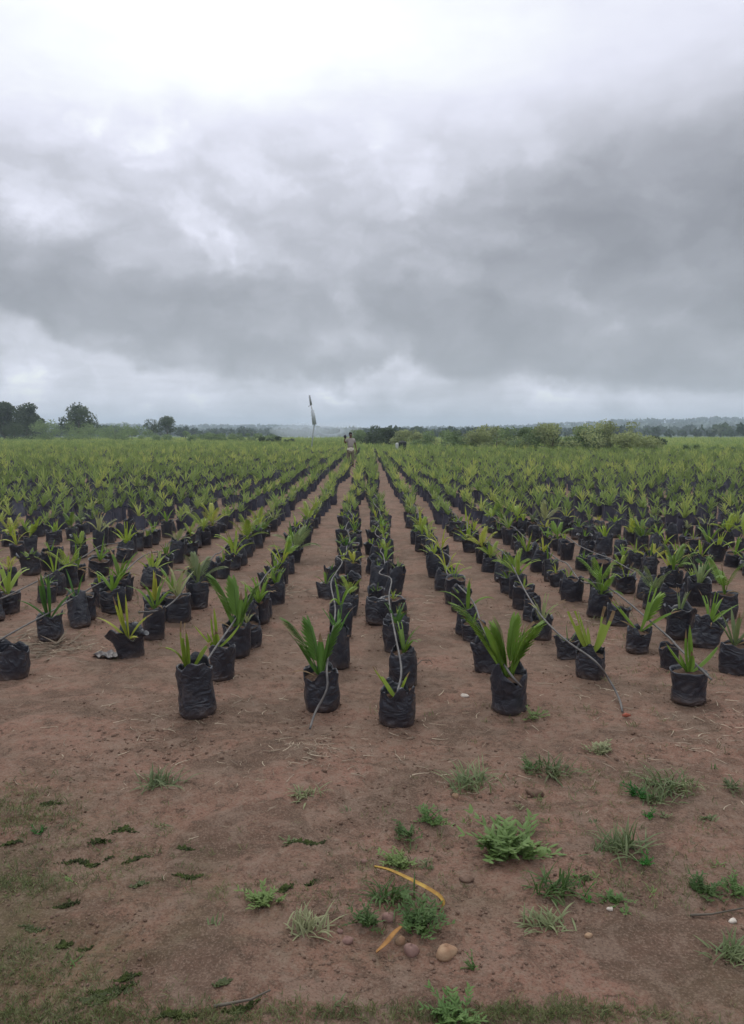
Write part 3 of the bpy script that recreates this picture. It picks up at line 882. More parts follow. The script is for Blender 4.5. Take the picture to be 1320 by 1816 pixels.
def scatter(templates, places, sc, tints):
    """places (n,3), merged copies of the templates -> V, F, mats, tints"""
    VV = []; FF = {}; MI = {}; TT = []; off = 0
    which = rng.integers(0, len(templates), len(places))
    rots = rng.uniform(0, 2 * math.pi, len(places))
    for ti, (tv, tf, tm, tt) in enumerate(templates):
        sel = np.where(which == ti)[0]
        if not len(sel): continue
        c = np.cos(rots[sel])[:, None]; s = np.sin(rots[sel])[:, None]
        x = tv[None, :, 0]; y = tv[None, :, 1]; z = np.broadcast_to(tv[None, :, 2], (len(sel), len(tv)))
        sl = rng.normal(0, .10, (len(sel), 2))
        xx = c * x - s * y + z * sl[:, :1]; yy = s * x + c * y + z * sl[:, 1:]
        P = np.stack([xx, yy, z], -1) * sc[sel][:, None, None] + places[sel][:, None, :]
        VV.append(P.reshape(-1, 3)); TT.append(np.repeat(tints[sel], len(tv)))
        base = off + np.arange(len(sel)) * len(tv)
        o = 0
        for f in tf:
            w = f.shape[1]; fm = tm[o:o + len(f)]; o += len(f)
            FF.setdefault(w, []).append((f[None] + base[:, None, None]).reshape(-1, w))
            MI.setdefault(w, []).append(np.tile(fm, len(sel)))
        off += len(sel) * len(tv)
    ks = sorted(FF)
    return np.concatenate(VV), [np.concatenate(FF[k]) for k in ks], np.concatenate([np.concatenate(MI[k]) for k in ks]), np.concatenate(TT)

def join(parts):
    VV = []; F = {}; MI = {}; TT = []; off = 0
    for (v, fs, mi, tt) in parts:
        VV.append(v); TT.append(tt); o = 0
        for f in fs:
            w = f.shape[1]; F.setdefault(w, []).append(f + off); MI.setdefault(w, []).append(mi[o:o + len(f)]); o += len(f)
        off += len(v)
    ks = sorted(F)
    return np.concatenate(VV), [np.concatenate(F[k]) for k in ks], np.concatenate([np.concatenate(MI[k]) for k in ks]), np.concatenate(TT)

P = np.array([(c[0], c[1]) for c in rest])
D = np.hypot(P[:, 0], P[:, 1])
parts = []
for lod, lo, hi_ in ((0, 0, 22), (1, 22, 1e9)):
    sel = (D >= lo) & (D < hi_)
    pl = P[sel]
    z = hz(pl[:, 0], pl[:, 1]) - .005
    patch = vnoise(pl[:, 0] / 5, pl[:, 1] / 7, 21) * .22
    tn = np.clip(rng.beta(1.2, 1.5, len(pl)) + patch, 0, 1)
    if lod == 0: sc = rng.uniform(.70, 1.10, len(pl)) * np.where(np.abs(pl[:, 0]) < .6, .82, 1)
    else: sc = rng.uniform(.72, 1.32, len(pl)) * (1 + np.clip((D[sel] - 30) / 150, 0, .25))
    parts.append(scatter([template(s + 40 * lod, lod) for s in range(14)], np.c_[pl, z], sc, tn))
v, f, mi, tt = join(parts)
me = np_mesh('distant_seedlings', v, f, [M['fieldbag'], M['fieldleaf'], M['pot_soil']], mi, True, tt)
tag(link('distant_seedlings', me), 'uncountable black bags of green seedlings filling the field to its far end', 'seedlings', kind='stuff')

# ------------------------------------------------------------------ irrigation pipes over the rows
def pipe(pts, label, r=.0066, n=8):
    # smooth the given points
    P_ = [Vector(p) for p in pts]; out_ = []
    for i in range(len(P_) - 1):
        p0 = P_[max(i - 1, 0)]; p1 = P_[i]; p2 = P_[i + 1]; p3 = P_[min(i + 2, len(P_) - 1)]
        for k in range(4):
            q = k / 4
            out_.append(.5 * ((2 * p1) + (p2 - p0) * q + (2 * p0 - 5 * p1 + 4 * p2 - p3) * q * q + (3 * p1 - p0 - 3 * p2 + p3) * q ** 3))
    out_.append(P_[-1])
    G = Geo(); G.tube(out_, r, n)
    o = link('irrigation_pipe', G.mesh('irrigation_pipe', [M['pipe']]))
    return tag(o, label, 'pipe', 'thin irrigation pipes laid along the rows')

def run(rx, y0, y1, z=.27, seed=0):
    rs = random.Random(seed); pts = []; y = y0
    while y < y1:
        pts.append((rx + rs.uniform(-.06, .06), y, z + rs.uniform(-.06, .02))); y += rs.uniform(.3, .8)
    return pts
def gp(px, py, z): x, y = ground_at(px, py, z); return (x, y, z)
pipe([gp(550, 1292, .02), gp(560, 1262, .05), gp(580, 1222, .16), gp(580, 1180, .255), gp(588, 1130, .27), gp(595, 1080, .27)] + run(-.28, 6.7, 17, seed=1),
     'grey pipe ending on the soil in front of the dark fan seedling')
pipe([gp(705, 1228, .20), gp(712, 1185, .23), gp(700, 1120, .25), gp(690, 1060, .26)] + run(.16, 6.9, 17, seed=2), 'grey pipe over the row of the squat foremost bag')
pipe([gp(362, 1180, .285), gp(385, 1145, .27), gp(410, 1110, .26), gp(440, 1065, .26), gp(455, 1045, .26)] + run(-.94, 7.4, 18, seed=3), 'grey pipe starting on the tall foremost left bag')
pipe([gp(925, 1218, .17), gp(905, 1195, .24), gp(880, 1155, .26), gp(855, 1110, .26), gp(838, 1065, .27)] + run(.84, 7.2, 18, seed=4), 'grey pipe ending against the bag of the biggest seedling')
pipe([gp(1104, 1262, .012), gp(1098, 1238, .015), gp(1080, 1205, .08), gp(1055, 1172, .20), gp(1010, 1140, .21), gp(980, 1114, .20), gp(955, 1085, .23), gp(930, 1045, .24), gp(898, 985, .27)] + run(1.47, 9.2, 19, seed=5),
     'grey pipe crossing the V leaved seedling down to bare soil')
pipe([gp(1262, 1205, .19), gp(1205, 1150, .22), gp(1175, 1120, .2)] + run(2.05, 6.6, 15, seed=6), 'grey pipe behind the round pot at front right')
pipe([gp(-20, 1146, .24), gp(40, 1112, .23), gp(90, 1085, .22), gp(135, 1058, .24), gp(178, 1034, .25)] + run(-2.42, 7.6, 17, seed=7), 'pale grey pipe rising from the left edge over bulging bags')
pipe(run(-1.66, 5.6, 18, seed=8), 'grey pipe over the row behind the torn tilted bag')
pipe(run(-3.15, 6.0, 18, seed=9), 'grey pipe over the second row left of the torn bag row')
pipe(run(2.62, 7.5, 17, seed=10), 'grey pipe over the row nearest the right edge')
tg = Geo(); a, b = ground_at(1110, 1274); zz = gz(a, b)
tg.tube([(a - .02, b, zz + .012), (a, b, zz + .016), (a + .03, b + .01, zz + .01)], [.006, .013, .005], 7)
tag(link('pipe_stopper', tg.mesh('pipe_stopper', [simple_mat('red_clay', (.25, .06, .035), (.35, .10, .06), .7)])), 'small reddish plug on soil by the pipe end', 'plug')

# ------------------------------------------------------------------ clods and pebbles, straw litter
def lump(seed, flat=.6):
    rs = random.Random(seed); G = Geo(); vs = []; fs = []
    seg, rg = 6, 3; 
    for i in range(rg + 1):
        th = math.pi * i / rg
        for k in range(seg):
            a = 2 * math.pi * k / seg; q = rs.uniform(.75, 1.15)
            vs.append((math.sin(th) * math.cos(a) * q, math.sin(th) * math.sin(a) * q * .8, math.cos(th) * flat * (q if 0 < i < rg else 1)))
    for i in range(rg):
        for k in range(seg): fs.append([i * seg + k, (i + 1) * seg + k, (i + 1) * seg + (k + 1) % seg, i * seg + (k + 1) % seg])
    G.add(vs, fs); return G.arrays()
n = 26000
yy = 1.9 + 9 * rng.random(n) ** 1.5; xx = (rng.random(n) - .5) * 2 * (yy * .52 + .4)
keep = vnoise(xx / .45, yy / .38, 31) + .45 * rng.random(n) > .22
xx, yy = xx[keep], yy[keep]
sc = (.0018 + .0075 * rng.random(len(xx)) ** 4) * (1 + .9 * np.exp(-((yy - 3.75) / .45) ** 2) * (vnoise(xx / .35, yy / .25, 77) > 0))
hx_ = []; hy_ = []
for (a_, b_) in TAKEN:                                # soil clods added round the foot of the nearer bags as contact shade
    if b_ < 10:
        for q in range(int(150 / b_)):
            an = random.uniform(0, 6.28); rr_ = .095 + abs(random.gauss(0, .035))
            hx_.append(a_ + math.cos(an) * rr_); hy_.append(b_ + math.sin(an) * rr_)
xx = np.concatenate([xx, hx_]); yy = np.concatenate([yy, hy_]); sc = np.concatenate([sc, .003 + .010 * rng.random(len(hx_)) ** 3])
me = np_mesh('soil_clods', *(lambda r: (r[0], r[1]))(scatter([lump(s) for s in range(10)], np.c_[xx, yy, hz(xx, yy) + sc * .2], sc, rng.random(len(xx)))), [M['clod']], None, True)
tag(link('soil_clods', me), 'small crumbs and clods of reddish soil strewn over the bare ground', 'soil clods', kind='stuff')

def sliver(seed):
    rs = random.Random(seed); G = Geo(); L = 1.0; n = 4; vs = []; a = rs.uniform(-1.6, 1.6); p = Vector((-.5, 0, 0)); d = 0
    for i in range(n + 1):
        w = .028 * (1 - .6 * i / n)
        vs += [p + Vector((0, -w, 0)), p + Vector((0, w, .02)), ]
        d += a / n; p = p + Vector((math.cos(d), math.sin(d), rs.uniform(-.10, .12))) / n
    G.add(vs, [[2 * i, 2 * i + 1, 2 * i + 3, 2 * i + 2] for i in range(n)]); return G.arrays()
pl = []
def straw_at(px, py, sx, sy, n):
    for _ in range(n):
        x, y = ground_at(random.gauss(px, sx), min(1815, max(850, random.gauss(py, sy)))); pl.append((x, y))
for a in [(540, 1318, 35, 14, 90), (300, 1295, 60, 16, 90), (100, 1150, 45, 12, 260), (60, 1135, 30, 10, 90), (500, 1050, 22, 8, 110), (580, 1045, 12, 3, 40), (1070, 1240, 70, 20, 90),
          (1250, 1290, 60, 30, 140), (760, 1290, 60, 20, 60), (840, 1385, 40, 12, 40), (700, 1350, 60, 25, 60), (430, 1250, 50, 16, 60), (1110, 1110, 60, 40, 120), (1000, 1350, 90, 30, 70),
          (640, 1290, 420, 60, 260), (700, 1110, 250, 60, 260), (560, 1340, 30, 14, 120), (180, 1230, 150, 40, 70), (1240, 1330, 80, 50, 120), (350, 1400, 200, 60, 120), (740, 1085, 15, 12, 40), (640, 1010, 300, 60, 300)]:
    straw_at(*a)
pl = np.array(pl)
sc = .02 + .09 * rng.random(len(pl)) ** 2 * np.clip(pl[:, 1] / 4.5, .6, 1.3)
r = scatter([sliver(s) for s in range(12)], np.c_[pl, hz(pl[:, 0], pl[:, 1]) + .006], sc, rng.random(len(pl)))
tag(link('dry_straw', np_mesh('dry_straw', r[0], r[1], [M['straw']], None, True, r[3])), 'scattered pale dry grass straws lying on the soil', 'straw', kind='stuff')

# ------------------------------------------------------------------ stones
def stone(px, py, w, h, m, label):
    x, y = ground_at(px, py); sc = w / 2 * y / F_PX
    rs = random.Random(px); G = Geo(); vs = []; fs = []; seg, rg = 18, 10
    ph = [rs.uniform(0, 6) for _ in range(6)]
    for i in range(rg + 1):
        th = math.pi * i / rg
        for k in range(seg):
            a = 2 * math.pi * k / seg
            q = 1 + .10 * math.sin(2 * a + ph[0] + th) + .07 * math.sin(3 * a + ph[1] - 2 * th) + .05 * math.sin(5 * th + ph[2] + a) * math.sin(th)
            vs.append((math.sin(th) * math.cos(a) * q * sc, math.sin(th) * math.sin(a) * q * sc * .75, math.cos(th) * q * sc * h / w))
    for i in range(rg):
        for k in range(seg): fs.append([i * seg + k, (i + 1) * seg + k, (i + 1) * seg + (k + 1) % seg, i * seg + (k + 1) % seg])
    G.add(vs, fs)
    o = link('stone', G.mesh('stone', [M[m]])); o.location = (x, y + sc * .5, gz(x, y) + sc * h / w * .35)
    o.rotation_euler = (0, 0, rs.uniform(-.4, .4))
    tag(o, label, 'stone', 'loose stones on the bare soil')
stone(793, 1700, 44, 27, 'stone_tan', 'largest tan stone, right of the weeds with the orange leaf')
stone(730, 1694, 30, 26, 'stone_pink', 'rounded pinkish brown stone left of the largest tan stone')
stone(711, 1676, 20, 22, 'stone_tan', 'small orange brown stone touching the lower end of orange leaf')
stone(690, 1640, 26, 20, 'stone_pink', 'pinkish stone in the gap between the two leafy weed clumps')
stone(617, 1676, 22, 14, 'stone_pink', 'flat pinkish stone right of the grey grass tuft')
stone(603, 1660, 12, 10, 'stone_pink', 'little pinkish stone above the flat one by the grass tuft')
stone(950, 1404, 32, 20, 'clod', 'reddish clod like stone lying above the bright leafy weed')
stone(808, 1408, 13, 12, 'stone_tan', 'small pale brown stone at the foot of pale grass')
stone(828, 1562, 28, 14, 'clod', 'reddish clod lying right of the yellow leaf bow')
stone(1302, 1629, 16, 10, 'stone_pale', 'small whitish stone near right edge beside a dry twig')
stone(1045, 1662, 16, 10, 'stone_tan', 'small light brown stone below the fresh green grass')
stone(825, 1234, 16, 8, 'stone_pale', 'small pale stone on soil left of biggest seedling bag')
stone(1083, 1612, 12, 8, 'stone_pale', 'tiny pale pebble below the dark green sprig')
stone(645, 1530, 12, 10, 'stone_pink', 'small pebble just left of the yellow leaf end')

# ------------------------------------------------------------------ weeds
def weed_leafy(seed, R_, Hh, n=26, mt='weed'):
    rs = random.Random(seed); G = Geo()
    for i in range(n):
        az = rs.uniform(0, 6.28); lean = rs.uniform(.3, 1.5); L = R_ * rs.choice((.4, .6, .8, 1.0, 1.35)) if lean > .8 else Hh * rs.uniform(.45, 1.0)
        b = (rs.gauss(0, R_ * .30), rs.gauss(0, R_ * .30), 0)
        pts, dirs = spine(L, lean, rs.uniform(0, .5), 5, az, b)
        G.tube(pts, [.0018, .0016, .0014, .0012, .001, .0008], 4)
        for k in range(1, 6):
            for sgn in (-1, 1):
                la = az + sgn * rs.uniform(.4, 1.2)
                lance(G, tuple(pts[k]), R_ * rs.uniform(.22, .40), R_ * rs.uniform(.085, .15), rs.uniform(.7, 1.4), .5, la, n=4)
    return G
def weed_grass(seed, R_, Hh, n=60, w=.004):
    rs = random.Random(seed); G = Geo(); main = rs.uniform(0, 6.28)
    for i in range(n):
        az = rs.gauss(main, 1.1) if rs.random() < .65 else rs.uniform(0, 6.28); lean = abs(rs.gauss(.8, .45))
        b = (rs.gauss(0, R_ * .34), rs.gauss(0, R_ * .22), -.004)
        L = Hh * rs.uniform(.5, 1.2) if lean < .7 else R_ * rs.uniform(.4, 1.2)
        lance(G, b, L, w * rs.uniform(.7, 1.3), lean, rs.uniform(.3, 1.5), az, n=5)
    return G
def weed(px, py, w, h, kind, mt, label, cat='weed'):
    x, y = ground_at(px, py); s = y / F_PX
    w *= 1.12; h *= 1.15; Rr = w * s / 2; Hh = h * s
    G = weed_leafy(px * 3 + py, Rr * .88, Hh * .75, max(10, int(w / 3.0))) if kind == 'leafy' else weed_grass(px * 3 + py, Rr * 1.15, Hh, max(26, int(w * .9)), .0065)
    o = link('grass_tuft' if kind == 'grass' else 'weed', G.mesh('weed', [M[mt]], True))
    yc = y + Rr * .35
    o.location = (x, yc, gz(x, yc)); tag(o, label, cat, 'weeds on the bare foreground soil')
weed(900, 1518, 135, 60, 'leafy', 'weed', 'widest bright green leafy weed, right of centre foreground')
weed(706, 1532, 62, 45, 'leafy', 'weed', 'leafy weed directly above the left end of the yellow leaf')
weed(768, 1462, 55, 45, 'leafy', 'weed', 'dark green weed, right one of the pair above the yellow leaf')
weed(725, 1482, 50, 40, 'leafy', 'weed', 'light green weed, left one of the pair above the yellow leaf')
weed(645, 1650, 60, 65, 'leafy', 'weed', 'upright leafy weed left of the orange leaf piece')
weed(745, 1655, 85, 65, 'leafy', 'weed', 'dense leafy weed beside the hooked end of yellow leaf')
weed(690, 1604, 85, 42, 'grass', 'weed', 'arching fine grass right under the yellow leaf', 'grass tuft')
weed(545, 1668, 75, 45, 'grass', 'grassgrey', 'grey green grass tuft left of the leafy weed clumps', 'grass tuft')
weed(465, 1614, 70, 30, 'leafy', 'weed', 'small low weed above and left of the grey grass tuft')
weed(980, 1372, 80, 36, 'grass', 'grassgrey', 'drooping grey green tuft above the widest leafy weed', 'grass tuft')
weed(945, 1362, 40, 24, 'leafy', 'weed', 'low dark weed touching the drooping grey tuft')
weed(1070, 1334, 55, 26, 'leafy', 'grassgrey', 'small pale weed just below where the right pipe ends')
weed(1195, 1408, 100, 52, 'grass', 'grassgrey', 'largest grey green grass mound, right foreground', 'grass tuft')
weed(1165, 1428, 70, 36, 'grass', 'grassgrey', 'flattened grass between vivid leaves and the grey mound', 'grass tuft')
weed(1132, 1418, 48, 42, 'leafy', 'weedvivid', 'vivid green broad leaves left of the grey grass mound')
weed(1150, 1452, 26, 28, 'leafy', 'weedvivid', 'tiny vivid sprig below the vivid broad leaves')
weed(1108, 1520, 100, 46, 'grass', 'grassgrey', 'streaky grey green grass left of dark vivid leaf', 'grass tuft')
weed(1148, 1536, 34, 34, 'leafy', 'weedvivid', 'dark vivid green leaf at the end of streaky grass')
weed(985, 1590, 100, 58, 'grass', 'weed', 'fresh yellow green grass tuft left of the dark sprig', 'grass tuft')
weed(1042, 1596, 28, 78, 'leafy', 'weedvivid', 'tall thin dark green sprig right of the fresh grass')
weed(1252, 1586, 62, 48, 'leafy', 'weed', 'bushy green weed near right edge, left of pair')
weed(1314, 1584, 56, 46, 'leafy', 'weed', 'bushy green weed cut by the right edge')
weed(1300, 1700, 80, 52, 'grass', 'grassgrey', 'pale spiky grass tuft at right edge, lowest there', 'grass tuft')
weed(975, 1650, 80, 34, 'grass', 'grassgrey', 'faint pale grass tuft below the fresh grass', 'grass tuft')
weed(840, 1722, 26, 42, 'leafy', 'weed', 'lone small upright weed right of the largest stone')
weed(840, 1395, 100, 36, 'grass', 'grassgrey', 'pale dry grass strip beside small brown stone', 'grass tuft')
weed(282, 1408, 80, 34, 'grass', 'grassgrey', 'lone pale grass tuft on the left foreground', 'grass tuft')
weed(540, 1416, 60, 22, 'grass', 'grassgrey', 'faint grass tuft in the centre below the pipe end', 'grass tuft')
weed(1092, 1600, 50, 20, 'leafy', 'weed', 'tiny low weed right of the tall thin sprig')
weed(70, 1486, 28, 18, 'leafy', 'weedvivid', 'tiny dark green weed far left')
weed(948, 1270, 40, 22, 'leafy', 'weed', 'low green weed at foot of the biggest seedling bag')
weed(1300, 1398, 40, 30, 'leafy', 'grassgrey', 'dull small weed at right edge above the bushy ones')
weed(800, 1818, 90, 36, 'leafy', 'weed', 'leafy weed at the bottom edge right of centre')

rs_ = random.Random(99)
for q in range(26):                                  # seedling weeds between the clumps
    px_, py_ = rs_.choice([(rs_.uniform(660, 1310), rs_.uniform(1330, 1640)), (rs_.uniform(880, 1310), rs_.uniform(1340, 1620)), (rs_.uniform(20, 660), rs_.uniform(1400, 1790))])
    x_, y_ = ground_at(px_, py_); kk_ = rs_.random() < .5
    G = weed_leafy(q, .028, .025, 6) if kk_ else weed_grass(q, .035, .035, 12, .005)
    o = link('small_weed', G.mesh('small_weed', [M[rs_.choice(('weed', 'grassgrey', 'grassmat'))]])) if False else link('small_weed', G.mesh('small_weed', [M[rs_.choice(('weed', 'grassgrey'))]]))
    o.location = (x_, y_, gz(x_, y_)); tag(o, 'tiny sprout growing alone on bare soil between the larger weeds', 'weed', 'tiny weed sprouts')
# low moss pads and old dark leaves
def pad(px, py, w, h, label, mt='moss', leafy=False):
    x, y = ground_at(px, py); sx_ = w * y / F_PX / 2; 
    x2, y2 = ground_at(px, py - h / 2); sy_ = max(.012, abs(y2 - y))
    rs = random.Random(px + py); G = Geo()
    n = int(26 + w * 1.5)
    for i in range(n):                               # little crumpled flakes, overlapping
        a = rs.uniform(0, 6.28); q = rs.random() ** .8
        cx = math.cos(a) * q * sx_; cy = math.sin(a) * q * sy_ * (.25 + .6 * abs(math.sin(cx * 60 + px)) * (1 - q)) + cx * .22 + .012 * math.sin(cx * 45 + py)
        L = rs.uniform(.007, .022) * (1.15 - .6 * q)
        lance(G, (cx, cy, gz(x + cx, y + cy) - gz(x, y)), L, L * .7, rs.uniform(.9, 1.5), rs.uniform(0, .8), rs.uniform(0, 6.28), n=3)
    o = link('moss_patch', G.mesh('moss_patch', [M[mt]])); o.location = (x, y, gz(x, y) + .002)
    tag(o, label, 'moss', 'dark moss patches on the soil')
pad(540, 1492, 82, 20, 'thick dark moss patch left of the paired weeds')
pad(150, 1530, 105, 14, 'long dark moss streak on the left soil')
pad(176, 1502, 46, 22, 'pointed dark moss patch above the long moss streak')
pad(222, 1478, 50, 26, 'olive moss spots upper left of the long streak')
pad(240, 1527, 50, 12, 'dark moss joining the right end of long streak')
pad(335, 1549, 58, 10, 'narrow black moss strip in a hollow')
pad(330, 1505, 36, 10, 'small dark moss strip above the narrow black one')
pad(505, 1578, 34, 32, 'dark green moss clump left of the grey grass tuft')
pad(550, 1557, 20, 14, 'small round moss spot right of dark moss clump')
pad(118, 1610, 52, 10, 'slim dark moss patch alone on lower left')
pad(117, 1677, 28, 14, 'left one of two small moss spots')
pad(152, 1677, 28, 14, 'right one of two small moss spots')
pad(185, 1765, 110, 48, 'largest leafy moss patch near lower left corner', 'grassmat')
pad(200, 1752, 90, 34, 'dark core of the largest moss patch at lower left')
pad(430, 1784, 82, 20, 'dark crescent of moss near the bottom edge')
pad(310, 1806, 90, 16, 'mossy patch on bottom edge left of dark crescent')
pad(90, 1430, 44, 18, 'dark moss bits above the left grass mat')
pad(250, 1570, 34, 16, 'olive moss crumbs right of the long moss streak', 'grassmat')
pad(20, 1502, 40, 10, 'thin dark moss line touching the left edge')
pad(395, 1745, 40, 12, 'faint moss crumbs above the dark crescent', 'grassmat')
pad(225, 1735, 50, 16, 'moss fringe above right of the largest moss patch')
pad(60, 1650, 50, 12, 'thin moss streak near the left edge above the grass', 'grassmat')
pad(1040, 1560, 26, 26, 'dark scrap of moss beside the tall thin sprig')

# short grass mats: uncountable blades
def blade(seed):
    G = Geo(); rs = random.Random(seed)
    for i in range(5): lance_lo(G, (rs.gauss(0, .3), rs.gauss(0, .3), 0), rs.uniform(.6, 1.2), .10, rs.uniform(.2, 1.2), rs.uniform(0, 1), rs.uniform(0, 6.28), 2)
    v_, f_, m_, t_ = G.arrays(); return v_, f_, m_ * 0, t_
pl = []
for (px, py, sx_, sy_, n) in [(30, 1450, 60, 28, 420), (25, 1575, 70, 20, 420), (50, 1720, 75, 30, 420), (60, 1800, 90, 18, 420), (330, 1806, 130, 14, 420), (650, 1808, 140, 10, 260), (960, 1800, 140, 12, 600), (1180, 1560, 90, 30, 260), (1000, 1440, 180, 60, 260), (200, 1520, 120, 40, 260), (480, 1590, 80, 20, 120), (700, 1560, 60, 50, 200),
                              (180, 1765, 60, 16, 160), (1050, 1385, 70, 14, 60), (1000, 1270, 300, 12, 40), (1180, 1400, 60, 10, 60), (1060, 1100, 80, 30, 120), (230, 1080, 90, 30, 120), (1200, 1200, 80, 20, 60)]:
    for _ in range(n):
        q = (random.gauss(px, sx_), random.gauss(py, sy_))
        if q[1] > 800: pl.append(ground_at(*q))
pl = np.array(pl); sc = rng.uniform(.010, .036, len(pl)) * np.clip(pl[:, 1] / 3, .8, 1.6)
r = scatter([blade(s) for s in range(8)], np.c_[pl, hz(pl[:, 0], pl[:, 1])], sc, rng.random(len(pl)))
tag(link('grass_mat', np_mesh('grass_mat', r[0], r[1], [M['grassmat']], None, True, r[3])), 'thin short grass creeping over the foreground soil', 'grass', kind='stuff')

# yellow strap-like dead palm leaf
def strap(pts, w, m, name, label, cat='leaf'):
    G = Geo(); P_ = [Vector(p) for p in pts]; out_ = []
    for i in range(len(P_) - 1):
        for k in range(5): out_.append(P_[i].lerp(P_[i + 1], k / 5))
    out_.append(P_[-1]); n = len(out_); vs = []
    for it in range(3):
        out_ = [out_[0]] + [(out_[i - 1] + out_[i] * 2 + out_[i + 1]) / 4 for i in range(1, n - 1)] + [out_[-1]]
    for i, p in enumerate(out_):
        d = (out_[min(i + 1, n - 1)] - out_[max(i - 1, 0)]).normalized(); s = d.cross(Vector((0, 0, 1))).normalized()
        ww = w * (.25 + .75 * math.sin(math.pi * (i + .5) / n)) / 2
        vs += [p - s * ww + Vector((0, 0, .004)), p - Vector((0, 0, .001)), p + s * ww + Vector((0, 0, .004)), p - Vector((0, 0, .0035))]
    fs = []
    for i in range(n - 1):
        for j in range(4): fs.append([i * 4 + j, i * 4 + (j + 1) % 4, i * 4 + 4 + (j + 1) % 4, i * 4 + 4 + j])
    G.add(vs, fs)
    return tag(link(name, G.mesh(name, [m])), label, cat)
YL = simple_mat('yellow_leaf', (.34, .18, .045), (.50, .33, .08), .7, 26, .2, 0, 30, .15)
OR = simple_mat('orange_leaf', (.30, .15, .06), (.46, .24, .08), .75, 30, .2, 0, 30, .15)
def gq(px, py, z=.02): x, y = ground_at(px, py, z); return (x, y, gz(x, y) + z)
strap([gq(664, 1538, .015), gq(690, 1542, .03), gq(722, 1555, .045), gq(756, 1572, .05), gq(780, 1592, .04), gq(788, 1605, .025), gq(783, 1617, .01)], .019, YL, 'fallen_leaf', 'long yellow strap leaf bowed and hooked above the leafy weeds')
strap([gq(668, 1692, .012), gq(685, 1672, .02), gq(700, 1656, .03), gq(716, 1643, .035)], .018, OR, 'fallen_leaf', 'short orange leaf lying between the two leafy weeds')
# twigs
def twig(pts, r, label):
    G = Geo(); G.tube(pts, [r * (1 - .5 * i / (len(pts) - 1)) for i in range(len(pts))], 6)
    tag(link('twig', G.mesh('twig', [M['bark']])), label, 'twig')
twig([gq(380, 1788, .012), gq(410, 1776, .018), gq(445, 1768, .02), gq(480, 1768, .012)], .005, 'dark curved twig near bottom edge over dark moss')
twig([gq(1225, 1618, .008), gq(1262, 1614, .012), gq(1300, 1606, .012), gq(1335, 1602, .01)], .004, 'thin dry twig by the whitish stone at right edge')
twig([gq(735, 1180, .03), gq(748, 1166, .05), gq(762, 1166, .03), gq(768, 1172, .02)], .004, 'pale bent straw right of the squat foremost bag')

# dry fronds heap at left, collapsed sheet of polythene
def dry_frond(px, py, n, spread, label):
    x, y = ground_at(px, py); rs = random.Random(px); G = Geo()
    for i in range(n):
        lance(G, (rs.gauss(0, spread), rs.gauss(0, spread * .7), .005), rs.uniform(.12, .28), rs.uniform(.008, .02), rs.uniform(1.0, 1.55), rs.uniform(-.1, .5), rs.uniform(0, 6.28), n=6)
    o = link('dry_fronds', G.mesh('dry_fronds', [M['straw']])); o.location = (x, y, gz(x, y)); tag(o, label, 'dry fronds', 'heaps of dead fronds')
dry_frond(95, 1150, 34, .13, 'heap of dead straw coloured fronds between the leafless bag and the torn bag')
dry_frond(500, 1052, 22, .14, 'thin heap of dead fronds on the path left of the centre row')
dry_frond(35, 1130, 14, .05, 'dead fronds hanging over the leafless bag at left edge')
dry_frond(1105, 1080, 12, .10, 'dead fronds beside the squashed bag on the right')
G = Geo(); x, y = ground_at(188, 1165)
vs = []; nx_, ny_ = 14, 9
for j in range(ny_):
    for i in range(nx_):
        u_, v_ = i / (nx_ - 1) - .5, j / (ny_ - 1) - .5
        vs.append((u_ * .20 * (1 + .3 * math.sin(v_ * 7)), v_ * .11 * (1 + .3 * math.cos(u_ * 6)), .012 + .028 * abs(math.sin(u_ * 9 + v_ * 4)) * (1 - (2 * u_) ** 2) + .02 * math.exp(-((u_ + .35) ** 2 + v_ ** 2) * 30)))
fs = [[j * nx_ + i, j * nx_ + i + 1, (j + 1) * nx_ + i + 1, (j + 1) * nx_ + i] for j in range(ny_ - 1) for i in range(nx_ - 1)]
vs += [(a, b, c - .008) for (a, b, c) in vs]; k = nx_ * ny_
fs += [[i + k for i in f[::-1]] for f in fs]
G.add(vs, fs); o = link('torn_plastic', G.mesh('torn_plastic', [M['bag']])); o.location = (x, y + .03, gz(x, y)); o.rotation_euler = (0, 0, -.2)
tag(o, 'crumpled torn flap of black plastic on soil left of torn bag', 'plastic scrap')

